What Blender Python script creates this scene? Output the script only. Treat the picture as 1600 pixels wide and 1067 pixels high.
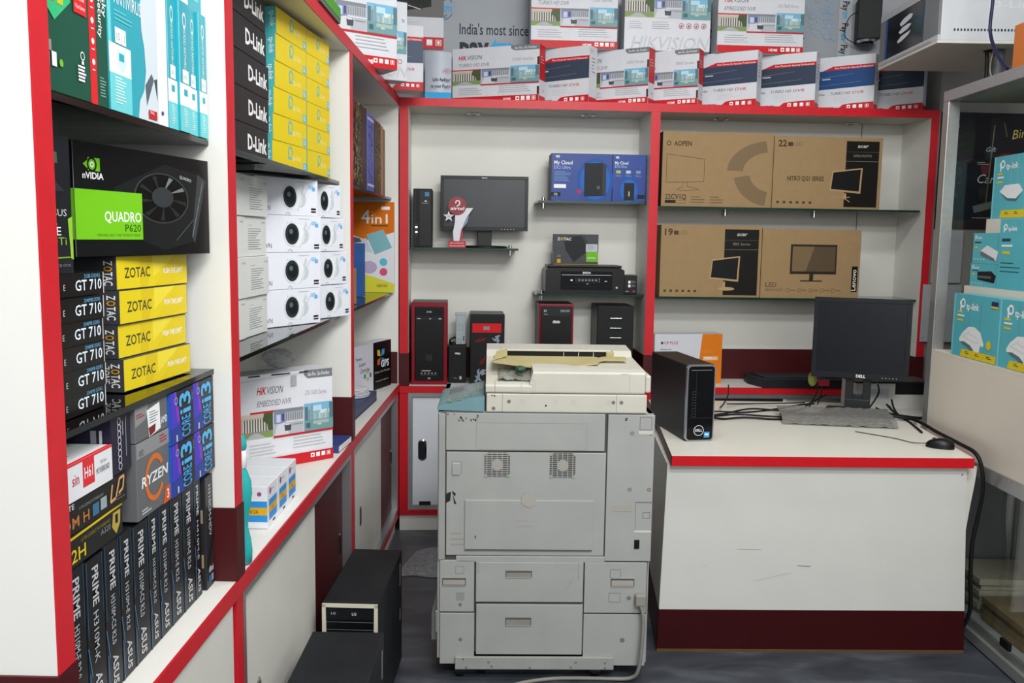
import bpy, math, random
from mathutils import Vector, Matrix

for o in list(bpy.data.objects):
    bpy.data.objects.remove(o, do_unlink=True)
SC = bpy.context.scene
COL = SC.collection
random.seed(4)
PI = math.pi

# ------------------------------------------------------------ camera
cam_data = bpy.data.cameras.new('camera')
cam = bpy.data.objects.new('camera', cam_data)
COL.objects.link(cam)
cam_data.sensor_width = 36.0
cam_data.lens = 1400.0 / 1600.0 * 36.0
cam_data.clip_start = 0.02
def set_camera(pos, yaw, pitch, roll):
    F = Vector((-math.sin(yaw) * math.cos(pitch), math.cos(yaw) * math.cos(pitch), -math.sin(pitch)))
    R0 = Vector((math.cos(yaw), math.sin(yaw), 0))
    U0 = R0.cross(F)
    R = R0 * math.cos(roll) + U0 * math.sin(roll)
    U = -R0 * math.sin(roll) + U0 * math.cos(roll)
    m = Matrix(((R.x, U.x, -F.x, pos[0]), (R.y, U.y, -F.y, pos[1]), (R.z, U.z, -F.z, pos[2]), (0, 0, 0, 1)))
    cam.matrix_world = m
set_camera((0, 0, 1.55), 0.0062, 0.1153, 0.0148)
SC.camera = cam

# ------------------------------------------------------------ view, world, lights
SC.view_settings.view_transform = 'Standard'
SC.view_settings.look = 'None'
SC.view_settings.gamma = 1.0
SC.view_settings.use_curve_mapping = False
SC.view_settings.exposure = 0.42
SC.cycles.max_bounces = 8
SC.cycles.transparent_max_bounces = 16
SC.cycles.caustics_reflective = False
SC.cycles.caustics_refractive = False
W = bpy.data.worlds.new('street_daylight')
SC.world = W
W.use_nodes = True
W.node_tree.nodes['Background'].inputs[0].default_value = (0.93, 0.96, 1.0, 1)
W.node_tree.nodes['Background'].inputs[1].default_value = 0.45

def area(name, loc, target, sx, sy, power, col=(1, 1, 1)):
    d = bpy.data.lights.new(name, 'AREA')
    d.shape = 'RECTANGLE'; d.size = sx; d.size_y = sy; d.energy = power; d.color = col
    o = bpy.data.objects.new(name, d)
    o.location = loc
    o.rotation_euler = (Vector(target) - Vector(loc)).to_track_quat('-Z', 'Y').to_euler()
    COL.objects.link(o)
    return o
area('shopfront_daylight', (1.0, -2.7, 2.3), (0.6, 3.0, 1.0), 3.2, 1.6, 46, (0.985, 1.0, 0.985))
area('ceiling_tube_light_front', (0.55, -0.5, 3.15), (0.3, 1.6, 1.0), 1.4, 0.3, 44, (0.985, 1.0, 0.985))
area('ceiling_tube_light_near', (0.9, 0.9, 3.2), (0.5, 2.6, 1.0), 1.3, 0.25, 34, (0.985, 1.0, 0.985))
area('ceiling_tube_light_far', (0.8, 2.9, 3.2), (0.75, 3.6, 0.6), 1.3, 0.25, 17, (0.985, 1.0, 0.985))

# ------------------------------------------------------------ materials
_mats = {}
def lin(h):
    h = h.lstrip('#')
    c = [int(h[i:i + 2], 16) / 255 for i in (0, 2, 4)]
    return [x / 12.92 if x <= 0.04045 else ((x + 0.055) / 1.055) ** 2.4 for x in c]
def M(hexc, rough=0.5, metal=0.0, noise=0.04, scale=14.0, spec=0.3, coat=0.0):
    key = (hexc, rough, metal, noise, scale, spec, coat)
    if key in _mats:
        return _mats[key]
    m = bpy.data.materials.new('surface_' + hexc.strip('#'))
    m.use_nodes = True
    nt = m.node_tree
    b = nt.nodes['Principled BSDF']
    c = lin(hexc)
    b.inputs['Roughness'].default_value = rough
    b.inputs['Metallic'].default_value = metal
    b.inputs['Specular IOR Level'].default_value = spec
    b.inputs['Coat Weight'].default_value = coat
    b.inputs['Base Color'].default_value = (*c, 1)
    if noise > 0:
        tc = nt.nodes.new('ShaderNodeTexCoord')
        n = nt.nodes.new('ShaderNodeTexNoise')
        n.inputs['Scale'].default_value = scale
        n.inputs['Detail'].default_value = 4
        r = nt.nodes.new('ShaderNodeValToRGB')
        r.color_ramp.elements[0].position = 0.3
        r.color_ramp.elements[1].position = 0.7
        r.color_ramp.elements[0].color = (*[x * (1 - noise) for x in c], 1)
        r.color_ramp.elements[1].color = (*[min(1, x * (1 + noise)) for x in c], 1)
        nt.links.new(tc.outputs['Object'], n.inputs['Vector'])
        nt.links.new(n.outputs['Fac'], r.inputs['Fac'])
        nt.links.new(r.outputs['Color'], b.inputs['Base Color'])
    _mats[key] = m
    return m
def ink(hexc, rough=0.45):
    return M(hexc, rough, 0, 0, 14.0, 0.2)
def glass(name, col, rough=0.0, alpha=0.18):
    """thin clear sheet: transparent mixed with a glossy coat"""
    m = bpy.data.materials.new(name)
    m.use_nodes = True
    nt = m.node_tree
    nt.nodes.remove(nt.nodes['Principled BSDF'])
    out = nt.nodes['Material Output']
    t = nt.nodes.new('ShaderNodeBsdfTransparent'); t.inputs[0].default_value = (*col, 1)
    g = nt.nodes.new('ShaderNodeBsdfGlossy'); g.inputs['Roughness'].default_value = rough
    g.inputs[0].default_value = (0.95, 0.97, 0.96, 1)
    fr = nt.nodes.new('ShaderNodeFresnel'); fr.inputs[0].default_value = 1.5
    n = nt.nodes.new('ShaderNodeTexNoise'); n.inputs['Scale'].default_value = 30
    mu = nt.nodes.new('ShaderNodeMath'); mu.operation = 'MULTIPLY_ADD'
    mu.inputs[1].default_value = 0.02; nt.links.new(n.outputs['Fac'], mu.inputs[0]); nt.links.new(fr.outputs[0], mu.inputs[2])
    mx = nt.nodes.new('ShaderNodeMixShader')
    nt.links.new(mu.outputs[0], mx.inputs[0]); nt.links.new(t.outputs[0], mx.inputs[1]); nt.links.new(g.outputs[0], mx.inputs[2])
    nt.links.new(mx.outputs[0], out.inputs['Surface'])
    return m
def film(name, col, cover=0.5):
    """dusty translucent film: part clear, part matt"""
    m = bpy.data.materials.new(name)
    m.use_nodes = True
    nt = m.node_tree
    b = nt.nodes['Principled BSDF']; b.inputs['Base Color'].default_value = (*lin(col), 1); b.inputs['Roughness'].default_value = 0.35
    t = nt.nodes.new('ShaderNodeBsdfTransparent')
    n = nt.nodes.new('ShaderNodeTexNoise'); n.inputs['Scale'].default_value = 18; n.inputs['Detail'].default_value = 5
    r = nt.nodes.new('ShaderNodeMapRange'); r.inputs['From Min'].default_value = 0.3; r.inputs['From Max'].default_value = 0.7
    r.inputs['To Min'].default_value = max(0, cover - 0.25); r.inputs['To Max'].default_value = min(1, cover + 0.25)
    mx = nt.nodes.new('ShaderNodeMixShader')
    nt.links.new(n.outputs['Fac'], r.inputs['Value']); nt.links.new(r.outputs['Result'], mx.inputs[0])
    nt.links.new(t.outputs[0], mx.inputs[1]); nt.links.new(b.outputs[0], mx.inputs[2])
    nt.links.new(mx.outputs[0], nt.nodes['Material Output'].inputs['Surface'])
    return m
def streak_material(name, c0, c1, c2, scale, rough, sx=1.0, sy=1.0, sz=1.0):
    m = bpy.data.materials.new(name)
    m.use_nodes = True
    nt = m.node_tree
    b = nt.nodes['Principled BSDF']
    b.inputs['Roughness'].default_value = rough
    tc = nt.nodes.new('ShaderNodeTexCoord')
    mp = nt.nodes.new('ShaderNodeMapping'); mp.inputs['Scale'].default_value = (sx, sy, sz)
    mp.inputs['Rotation'].default_value = (0, 0, 0.5)
    n = nt.nodes.new('ShaderNodeTexNoise'); n.inputs['Scale'].default_value = scale
    n.inputs['Detail'].default_value = 8; n.inputs['Distortion'].default_value = 1.2
    r = nt.nodes.new('ShaderNodeValToRGB')
    e = r.color_ramp.elements
    e[0].position = 0.32; e[0].color = (*lin(c0), 1)
    e[1].position = 0.72; e[1].color = (*lin(c2), 1)
    x = e.new(0.52); x.color = (*lin(c1), 1)
    nt.links.new(tc.outputs['Object'], mp.inputs[0]); nt.links.new(mp.outputs[0], n.inputs['Vector'])
    nt.links.new(n.outputs['Fac'], r.inputs['Fac']); nt.links.new(r.outputs['Color'], b.inputs['Base Color'])
    return m

WHITE = M('#e5e3dd', 0.42, 0, 0.02, 5)
WHITE2 = M('#dcdad2', 0.42, 0, 0.03, 5)
RED = M('#c81e2a', 0.4, 0, 0.05, 20)
MAROON = M('#471014', 0.45, 0, 0.06, 12)
ALU = M('#b9bbbd', 0.32, 0.85, 0.04, 30)
ALU_DULL = M('#9b9a97', 0.5, 0.5, 0.05, 30)
CHROME = M('#d8d8d8', 0.12, 1.0, 0.02)
BLACK = M('#0d0d0f', 0.38, 0, 0.15, 30)
BLACK_G = M('#08080a', 0.08, 0, 0.1, 30)
BLACK_M = M('#17181a', 0.6, 0, 0.12, 40)
GREY_D = M('#3a3b3e', 0.5, 0, 0.06)
RUBBER = M('#0c0c0e', 0.55, 0, 0.1)
GLASS = glass('clear_shelf_glass', (0.86, 0.93, 0.9))
def clear_pane(name, col):
    m = bpy.data.materials.new(name)
    m.use_nodes = True
    nt = m.node_tree
    nt.nodes.remove(nt.nodes['Principled BSDF'])
    t = nt.nodes.new('ShaderNodeBsdfTransparent'); t.inputs[0].default_value = (*col, 1)
    g = nt.nodes.new('ShaderNodeBsdfGlossy'); g.inputs['Roughness'].default_value = 0.02
    lw = nt.nodes.new('ShaderNodeLayerWeight'); lw.inputs[0].default_value = 0.5
    p = nt.nodes.new('ShaderNodeMath'); p.operation = 'POWER'; p.inputs[1].default_value = 4.0
    q = nt.nodes.new('ShaderNodeMath'); q.operation = 'MULTIPLY_ADD'; q.inputs[1].default_value = 0.9; q.inputs[2].default_value = 0.035
    mx = nt.nodes.new('ShaderNodeMixShader')
    nt.links.new(lw.outputs['Facing'], p.inputs[0]); nt.links.new(p.outputs[0], q.inputs[0]); nt.links.new(q.outputs[0], mx.inputs[0])
    nt.links.new(t.outputs[0], mx.inputs[1]); nt.links.new(g.outputs[0], mx.inputs[2])
    nt.links.new(mx.outputs[0], nt.nodes['Material Output'].inputs['Surface'])
    return m
PANE = clear_pane('cabinet_pane_glass', (0.94, 0.96, 0.95))
GLASS_EDGE = M('#16382e', 0.15, 0, 0.08)
GLASS_EDGE_D = M('#0a1310', 0.15, 0, 0.08)
WRAP = film('clear_plastic_wrap', '#a9acb0', 0.4)
FLOOR = streak_material('slate_vinyl_floor', '#30333a', '#40444b', '#5a5e66', 2.6, 0.42, 1.0, 2.6, 1.0)

# ------------------------------------------------------------ mesh builder
class MB:
    def __init__(s):
        s.v = []; s.f = []; s.fm = []; s.fs = []; s.mats = []
    def mi(s, m):
        if m not in s.mats: s.mats.append(m)
        return s.mats.index(m)
    def add(s, vs, fs, m, smooth=False):
        o = len(s.v); k = s.mi(m)
        s.v.extend(tuple(v) for v in vs)
        for f in fs:
            s.f.append([o + i for i in f]); s.fm.append(k); s.fs.append(smooth)
    def bx(s, x0, x1, y0, y1, z0, z1, m):
        if x0 > x1: x0, x1 = x1, x0
        if y0 > y1: y0, y1 = y1, y0
        if z0 > z1: z0, z1 = z1, z0
        s.add([(x0, y0, z0), (x1, y0, z0), (x1, y1, z0), (x0, y1, z0), (x0, y0, z1), (x1, y0, z1), (x1, y1, z1), (x0, y1, z1)],
              [(0, 3, 2, 1), (4, 5, 6, 7), (0, 1, 5, 4), (1, 2, 6, 5), (2, 3, 7, 6), (3, 0, 4, 7)], m)
    def pan(s, x0, x1, z0, z1, y0, y1, m):
        s.bx(x0, x1, y0, y1, z0, z1, m)
    def prism(s, poly, vec, m, smooth=False):
        n = len(poly); p = [Vector(q) for q in poly]; q = [a + Vector(vec) for a in p]
        nrm = Vector((0, 0, 0))
        for i in range(n):
            nrm += p[i].cross(p[(i + 1) % n])
        if nrm.dot(Vector(vec)) > 0:
            p.reverse(); q.reverse()
        s.add(p + q, [list(range(n)), list(range(2 * n - 1, n - 1, -1))], m)
        s.add(p + q, [(i, n + i, n + (i + 1) % n, (i + 1) % n) for i in range(n)], m, smooth)
    def cyl(s, p0, p1, r0, r1, m, n=16, cap=True):
        p0 = Vector(p0); p1 = Vector(p1); d = (p1 - p0).normalized()
        a = d.orthogonal().normalized(); b = d.cross(a)
        ring = lambda c, r: [c + (a * math.cos(2 * PI * i / n) + b * math.sin(2 * PI * i / n)) * r for i in range(n)]
        A = ring(p0, r0); B = ring(p1, r1)
        s.add(A + B, [(i, (i + 1) % n, n + (i + 1) % n, n + i) for i in range(n)], m, True)
        if cap:
            s.add(A, [list(range(n - 1, -1, -1))], m); s.add(B, [list(range(n))], m)
    def lathe(s, c, prof, m, n=20):
        vs = []
        for r, z in prof:
            vs += [(c[0] + r * math.cos(2 * PI * i / n), c[1] + r * math.sin(2 * PI * i / n), c[2] + z) for i in range(n)]
        fs = []
        for k in range(len(prof) - 1):
            fs += [(k * n + i, k * n + (i + 1) % n, (k + 1) * n + (i + 1) % n, (k + 1) * n + i) for i in range(n)]
        s.add(vs, fs, m, True)
        s.add(vs[:n], [list(range(n - 1, -1, -1))], m); s.add(vs[-n:], [list(range(n))], m)
    def tube(s, pts, r, m, n=8, sub=6):
        P = [Vector(p) for p in pts]
        if sub > 1 and len(P) > 2:
            Q = []
            for i in range(len(P) - 1):
                p0 = P[max(0, i - 1)]; p1 = P[i]; p2 = P[i + 1]; p3 = P[min(len(P) - 1, i + 2)]
                for k in range(sub):
                    t = k / sub
                    Q.append(0.5 * ((2 * p1) + (p2 - p0) * t + (2 * p0 - 5 * p1 + 4 * p2 - p3) * t * t + (3 * p1 - p0 - 3 * p2 + p3) * t ** 3))
            Q.append(P[-1]); P = Q
        vs = []; a = None
        for i, p in enumerate(P):
            d = (P[min(i + 1, len(P) - 1)] - P[max(i - 1, 0)]).normalized()
            if a is None: a = d.orthogonal().normalized()
            a = (a - d * a.dot(d)).normalized(); b = d.cross(a)
            vs += [p + (a * math.cos(2 * PI * k / n) + b * math.sin(2 * PI * k / n)) * r for k in range(n)]
        fs = []
        for i in range(len(P) - 1):
            fs += [(i * n + k, i * n + (k + 1) % n, (i + 1) * n + (k + 1) % n, (i + 1) * n + k) for k in range(n)]
        s.add(vs, fs, m, True)
        s.add(vs[:n], [list(range(n - 1, -1, -1))], m); s.add(vs[-n:], [list(range(n))], m)
    def grid(s, fn, nu, nv, m, smooth=True):
        vs = [fn(i / nu, j / nv) for j in range(nv + 1) for i in range(nu + 1)]
        fs = [(j * (nu + 1) + i, j * (nu + 1) + i + 1, (j + 1) * (nu + 1) + i + 1, (j + 1) * (nu + 1) + i) for j in range(nv) for i in range(nu)]
        s.add(vs, fs, m, smooth)
    def sheet(s, fn, nu, nv, th, m):
        """closed curved sheet with thickness th along +z of fn's third return"""
        s.grid(lambda a, b: fn(a, b), nu, nv, m)
        s.grid(lambda a, b: tuple(Vector(fn(1 - a, b)) - Vector(th)), nu, nv, m)
        for k, (pa, pb) in enumerate((((0, 0), (1, 0)), ((1, 0), (1, 1)), ((1, 1), (0, 1)), ((0, 1), (0, 0)))):
            N = nu if k % 2 == 0 else nv
            top = [Vector(fn(pa[0] + (pb[0] - pa[0]) * i / N, pa[1] + (pb[1] - pa[1]) * i / N)) for i in range(N + 1)]
            bot = [t - Vector(th) for t in top]
            s.add(bot + top, [(i, i + 1, N + 2 + i, N + 1 + i) for i in range(N)], m)
    def build(s, name, parent=None, loc=(0, 0, 0), rz=0.0, bevel=0.0, seg=2):
        me = bpy.data.meshes.new(name)
        me.from_pydata(s.v, [], s.f)
        for m in s.mats: me.materials.append(m)
        me.polygons.foreach_set('material_index', s.fm)
        me.polygons.foreach_set('use_smooth', s.fs)
        me.update()
        o = bpy.data.objects.new(name, me)
        COL.objects.link(o)
        o.location = loc; o.rotation_euler = (0, 0, rz)
        if parent is not None: o.parent = parent
        if bevel > 0:
            b = o.modifiers.new('soft_edges', 'BEVEL'); b.width = bevel; b.segments = seg
            b.limit_method = 'ANGLE'; b.angle_limit = math.radians(50)
        return o
    # canvases on a box from (0,0,0) to (w,d,h)
    def front(s, w, h, y=0.0, x=0.0, z=0.0): return Face(s, (x, y, z), (1, 0, 0), (0, 0, 1), w, h)
    def right(s, w, d, h): return Face(s, (w, 0, 0), (0, 1, 0), (0, 0, 1), d, h)
    def left(s, d, h): return Face(s, (0, d, 0), (0, -1, 0), (0, 0, 1), d, h)
    def top(s, w, d, h): return Face(s, (0, 0, h), (1, 0, 0), (0, 1, 0), w, d)

# text outlines from Blender's built-in font
_txt = {}
def text_outline(t, bold):
    k = (t, bold)
    if k not in _txt:
        def conv(tt):
            c = bpy.data.curves.new('lettering', 'FONT'); c.body = tt; c.size = 1.0; c.resolution_u = 2; c.offset = bold
            o = bpy.data.objects.new('lettering', c)
            COL.objects.link(o)
            dg = bpy.context.evaluated_depsgraph_get()
            me = bpy.data.meshes.new_from_object(o.evaluated_get(dg))
            vs = [(v.co.x, v.co.y) for v in me.vertices]; fs = [list(p.vertices) for p in me.polygons]
            bpy.data.objects.remove(o); bpy.data.curves.remove(c); bpy.data.meshes.remove(me)
            return vs, fs
        if ('cap', 0) not in _txt:
            _txt[('cap', 0)] = max(v[1] for v in conv('H')[0])
        cap = _txt[('cap', 0)]
        vs, fs = conv(t)
        x0 = min(v[0] for v in vs); x1 = max(v[0] for v in vs)
        _txt[k] = ([((x - x0) / cap, y / cap) for x, y in vs], fs, (x1 - x0) / cap)
    return _txt[k]

class Face:
    """a printed face: x,y run 0..1 from the top left corner, ink sits just above the board"""
    def __init__(s, mb, o, u, v, w, h):
        s.mb = mb; s.o = Vector(o); s.u = Vector(u); s.v = Vector(v); s.n = s.u.cross(s.v); s.w = w; s.h = h; s.k = 0
    def P(s, x, y): return s.o + s.u * (x * s.w) + s.v * ((1 - y) * s.h) + s.n * (0.00025 + s.k * 0.00006)
    def poly(s, pts, m):
        s.k += 1
        P = [s.P(*p) for p in pts]
        nrm = Vector((0, 0, 0))
        for i in range(len(P)): nrm += (P[i] - P[0]).cross(P[(i + 1) % len(P)] - P[0])
        if nrm.dot(s.n) < 0: P.reverse()
        s.mb.add(P, [list(range(len(P)))], m); return s
    def rect(s, x0, y0, x1, y1, m): return s.poly([(x0, y1), (x1, y1), (x1, y0), (x0, y0)], m)
    def ell(s, cx, cy, rx, m, ry=None, n=24):
        ry = rx * s.w / s.h if ry is None else ry
        return s.poly([(cx + rx * math.cos(2 * PI * i / n), cy + ry * math.sin(2 * PI * i / n)) for i in range(n)], m)
    def ring(s, cx, cy, rx, t, m, ry=None, a0=0, a1=360, n=28):
        ry = rx * s.w / s.h if ry is None else ry
        s.k += 1
        k = (1 - t)
        A = [math.radians(a0 + (a1 - a0) * i / n) for i in range(n + 1)]
        vs = [s.P(cx + rx * math.cos(a), cy - ry * math.sin(a)) for a in A] + [s.P(cx + rx * k * math.cos(a), cy - ry * k * math.sin(a)) for a in A]
        s.mb.add(vs, [(i, i + 1, n + 2 + i, n + 1 + i) for i in range(n)], m); return s
    def line(s, x0, y0, x1, y1, t, m):
        dx = (x1 - x0) * s.w; dy = (y1 - y0) * s.h; L = math.hypot(dx, dy) or 1e-6
        ox = -dy / L * t / 2 / s.w; oy = dx / L * t / 2 / s.h
        return s.poly([(x0 + ox, y0 + oy), (x1 + ox, y1 + oy), (x1 - ox, y1 - oy), (x0 - ox, y0 - oy)], m)
    def pline(s, pts, t, m):
        for a, b in zip(pts, pts[1:]): s.line(*a, *b, t, m)
        return s
    def frame(s, x0, y0, x1, y1, t, m):
        return s.pline([(x0, y0), (x1, y0), (x1, y1), (x0, y1), (x0, y0)], t, m)
    def text(s, t, x, y, h, m, w=None, al='l', rot=0, it=0.0, bold=0.0):
        vs, fs, tw = text_outline(t, bold)
        s.k += 1
        vert = rot in (90, -90, 270)
        cap = h * (s.w if vert else s.h)
        sx = cap if w is None else w * (s.h if vert else s.w) / tw
        L = tw * sx
        off = {'l': 0, 'c': -L / 2, 'r': -L}[al]
        a = math.radians(-rot); c, q = math.cos(a), math.sin(a)
        o = s.P(x, y)
        out = []
        for vx, vy in vs:
            px = vx * sx + off + it * vy * cap; py = vy * cap
            out.append(o + s.u * (px * c - py * q) + s.v * (px * q + py * c))
        s.mb.add(out, fs, m); return s
    def lines(s, x0, y0, x1, y1, n, m, t=0.35, seed=1):
        r = random.Random(seed)
        for i in range(n):
            yy = y0 + (y1 - y0) * i / max(1, n)
            s.rect(x0, yy, x0 + (x1 - x0) * r.uniform(0.55, 1), yy + (y1 - y0) / max(1, n) * t, m)
        return s

def tag(o, label, cat, group=None, kind=None):
    o['label'] = label; o['category'] = cat
    if group: o['group'] = group
    if kind: o['kind'] = kind
    return o
def thing(name, label, cat, loc=(0, 0, 0), rz=0.0, group=None):
    o = bpy.data.objects.new(name, None); COL.objects.link(o)
    o.empty_display_size = 0.1
    o.location = loc; o.rotation_euler = (0, 0, rz)
    return tag(o, label, cat, group)
def struct(o):
    o['kind'] = 'structure'; return o
ORD = ['topmost', 'second', 'third', 'fourth', 'fifth', 'sixth']

def carton(name, label, A, B, h, D, base, prt=None, group=None, cat='box', z=None, bevel=0.0015):
    """a closed carton: front bottom edge runs from A (left) to B (right), D deep, h high"""
    A = Vector(A); B = Vector(B); w = math.hypot(B.x - A.x, B.y - A.y)
    mb = MB(); mb.bx(0, w, 0, D, 0, h, base)
    if prt: prt(mb, w, D, h)
    o = mb.build(name, None, (A.x, A.y, A.z if z is None else z), math.atan2(B.y - A.y, B.x - A.x), bevel)
    return tag(o, label, cat, group)

# ------------------------------------------------------------ the room
BY, BR = 4.6334, math.atan(0.0675)
def bw(u, v, z): return (u * math.cos(BR) - v * math.sin(BR), BY + u * math.sin(BR) + v * math.cos(BR), z)
XF, XB = -0.611, -0.965          # front and back planes of the left shelving
def slab(name, x0, x1, y0, y1, z0, z1, m, loc=(0, 0, 0), rz=0):
    mb = MB(); mb.bx(x0, x1, y0, y1, z0, z1, m)
    return struct(mb.build(name, None, loc, rz))
PLASTER = M('#a9acb2', 0.8, 0, 0.05, 3)
slab('floor', -1.3, 3.2, -3.0, 5.6, -0.1, 0.0, FLOOR)
slab('ceiling', -1.3, 3.2, -3.0, 5.6, 3.3, 3.4, M('#d9d9d6', 0.8, 0, 0.02, 3))
slab('wall_left', -1.1, -0.99, -3.0, 5.2, 0.0, 3.3, PLASTER)
slab('wall_back', -1.0, 3.1, 0.335, 0.43, 0.0, 3.3, PLASTER, (0, BY, 0), BR)
slab('wall_right', 2.75, 2.85, -3.0, 5.2, 0.0, 3.3, PLASTER)
slab('trim_1', 2.19, 2.74, 0.02, 0.325, 0.0, 3.3, M('#8f8d88', 0.75, 0, 0.05, 4), (0, BY, 0), BR)   # pillar right of the shelving

# ------------------------------------------------------------ left shelving unit
LU = thing('shelving_unit', 'white shelving unit with red edging along the left wall', 'shelf unit', (XF, 1.14, 0))
def lpart(name, fn, bevel=0.0):
    mb = MB(); fn(mb)
    mb.v = [(x - XF, y - 1.14, z) for x, y, z in mb.v]
    return mb.build(name, LU, bevel=bevel)
LB = XB + 0.005
def panel_l(y0, y1, m=WHITE): return lambda b: b.bx(LB, XF, y0, y1, 0.7915, 2.198, m)
lpart('end_panel', panel_l(1.140, 1.182))
lpart('divider_panel', panel_l(1.895, 1.939))
lpart('divider_panel', panel_l(3.262, 3.306))
lpart('corner_panel', lambda b: b.bx(LB, XF - 0.004, 4.588, 4.596, 0.7915, 2.198, WHITE))
lpart('back_panel', lambda b: b.bx(LB - 0.012, LB, 1.140, 4.594, 0.7915, 2.24, WHITE))
lpart('top_panel', lambda b: b.bx(LB, XF, 1.140, 4.594, 2.1982, 2.24, WHITE2))
for y0, y1 in ((1.140, 1.182), (1.895, 1.939), (3.262, 3.306)):
    lpart('edge_trim', lambda b: b.bx(XF + 0.0003, XF + 0.0035, y0, y1, 0.957, 2.198, RED))
    lpart('skirting_block', lambda b: (b.bx(XF + 0.0003, XF + 0.005, y0 - 0.005, y1 + 0.005, 0.7915, 0.956, MAROON),
                                        b.bx(LB, XF + 0.0003, y0 - 0.005, y0 - 0.0003, 0.7915, 0.956, MAROON),
                                        b.bx(LB, XF + 0.0003, y1 + 0.0003, y1 + 0.005, 0.7915, 0.956, MAROON)))
lpart('top_trim', lambda b: b.bx(XF + 0.0003, XF + 0.0035, 1.140, 4.588, 2.1985, 2.24, RED))
lpart('skirting_block', lambda b: b.bx(LB, XF - 0.008, 4.582, 4.5875, 0.7915, 0.956, MAROON))

WT = thing('worktop', 'long white counter top with red edge under the left shelves', 'counter', (XF, 1.13, 0.75))
def wpart(name, *a):
    mb = MB(); mb.bx(*a)
    mb.v = [(x - XF, y - 1.13, z - 0.75) for x, y, z in mb.v]
    return mb.build(name, WT)
wpart('board', XB, XF, 1.13, 4.59, 0.752, 0.79, WHITE)
wpart('red_edging', XF + 0.0003, XF + 0.005, 1.13, 4.59, 0.752, 0.79, RED)

def oval_pull(name, parent, c, axis, h=0.085, w=0.026):
    """recessed oval chrome pull on a door; axis 'x' faces +x, 'y' faces -y"""
    mb = MB()
    n = 28
    pts = []
    for i in range(n):
        a = 2 * PI * i / n
        s = math.sin(a); q = w / 2 * math.cos(a); t = (h / 2 - w / 2) * (1 if s >= 0 else -1) + w / 2 * s
        pts.append((q, t))
    def at(q, t, d):
        return (c[0] + d, c[1] + q, c[2] + t) if axis == 'x' else (c[0] + q, c[1] - d, c[2] + t)
    inner = [(q * 0.68, t * 0.88) for q, t in pts]
    mb.add([at(q, t, 0.0005) for q, t in pts] + [at(q, t, 0.004) for q, t in inner],
           [(i, (i + 1) % n, n + (i + 1) % n, n + i) if axis == 'x' else (n + i, n + (i + 1) % n, (i + 1) % n, i) for i in range(n)], CHROME, True)
    f = list(range(n))
    mb.add([at(q, t, 0.0015) for q, t in inner], [f if axis == 'x' else f[::-1]], BLACK_M)
    return mb.build(name, parent)

def base_unit_left(y0, y1, split, pulls, label):
    r = thing('base_cabinet', label, 'cabinet', (XF, y0, 0), 0, 'base cabinets under the left counter')
    def p(name, bs, par=r):
        mb = MB()
        for b in bs: mb.bx(*b)
        mb.v = [(x - XF, y - y0, z) for x, y, z in mb.v]
        return mb.build(name, par)
    p('carcass', [(XB, XF - 0.05, y0, y1, 0.11, 0.745, WHITE2), (XB, XF - 0.02, y0, y1, 0.0, 0.085, WHITE)])
    p('red_frame', [(XF - 0.05, XF, y0, y0 + 0.022, 0.115, 0.75, RED), (XF - 0.05, XF, y1 - 0.022, y1, 0.115, 0.75, RED), (XF - 0.05, XF, y0, y1, 0.0855, 0.1145, RED)])
    t = 0.022
    if y0 < 1.5:
        p('front_board', [(XF - 0.048, XF - 0.002, y0 + t + .0225, y1 - t - .0225, 0.1155, 0.749, WHITE2)])
        return r
    p('aluminium_frame', [(XF - 0.045, XF - 0.001, y0 + t, y0 + t + 0.022, 0.115, 0.75, ALU), (XF - 0.045, XF - 0.001, y1 - t - 0.022, y1 - t, 0.115, 0.75, ALU),
                          (XF - 0.045, XF - 0.001, y0 + t + .022, y1 - t - .022, 0.115, 0.137, ALU), (XF - 0.045, XF - 0.001, y0 + t + .022, y1 - t - .022, 0.728, 0.75, ALU)])
    a = p('sliding_door', [(XF - 0.026, XF - 0.016, y0 + 0.046, split + 0.02, 0.138, 0.727, WHITE2)]); a['label'] = 'white sliding door'
    b = p('sliding_door', [(XF - 0.042, XF - 0.032, split - 0.02, y1 - 0.046, 0.138, 0.727, MAROON if y0 > 1.5 else WHITE2)]); b['label'] = 'maroon sliding door' if y0 > 1.5 else 'second white sliding door'
    for d, pl in ((a, pulls[0]), (b, pulls[1])):
        if pl:
            dx = -0.016 if d is a else -0.032
            oval_pull('door_pull', d, (dx, pl - y0, 0.42), 'x')
    return r
base_unit_left(1.142, 1.917, 1.55, (1.25, 1.83), 'low cabinet nearest the viewer under the left counter')
base_unit_left(1.919, 3.284, 2.70, (2.10, 3.18), 'low cabinet behind the two floor towers with white and maroon doors')
base_unit_left(3.286, 4.575, 4.05, (3.525, 4.50), 'low cabinet in the far left corner with white and maroon doors')

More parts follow.
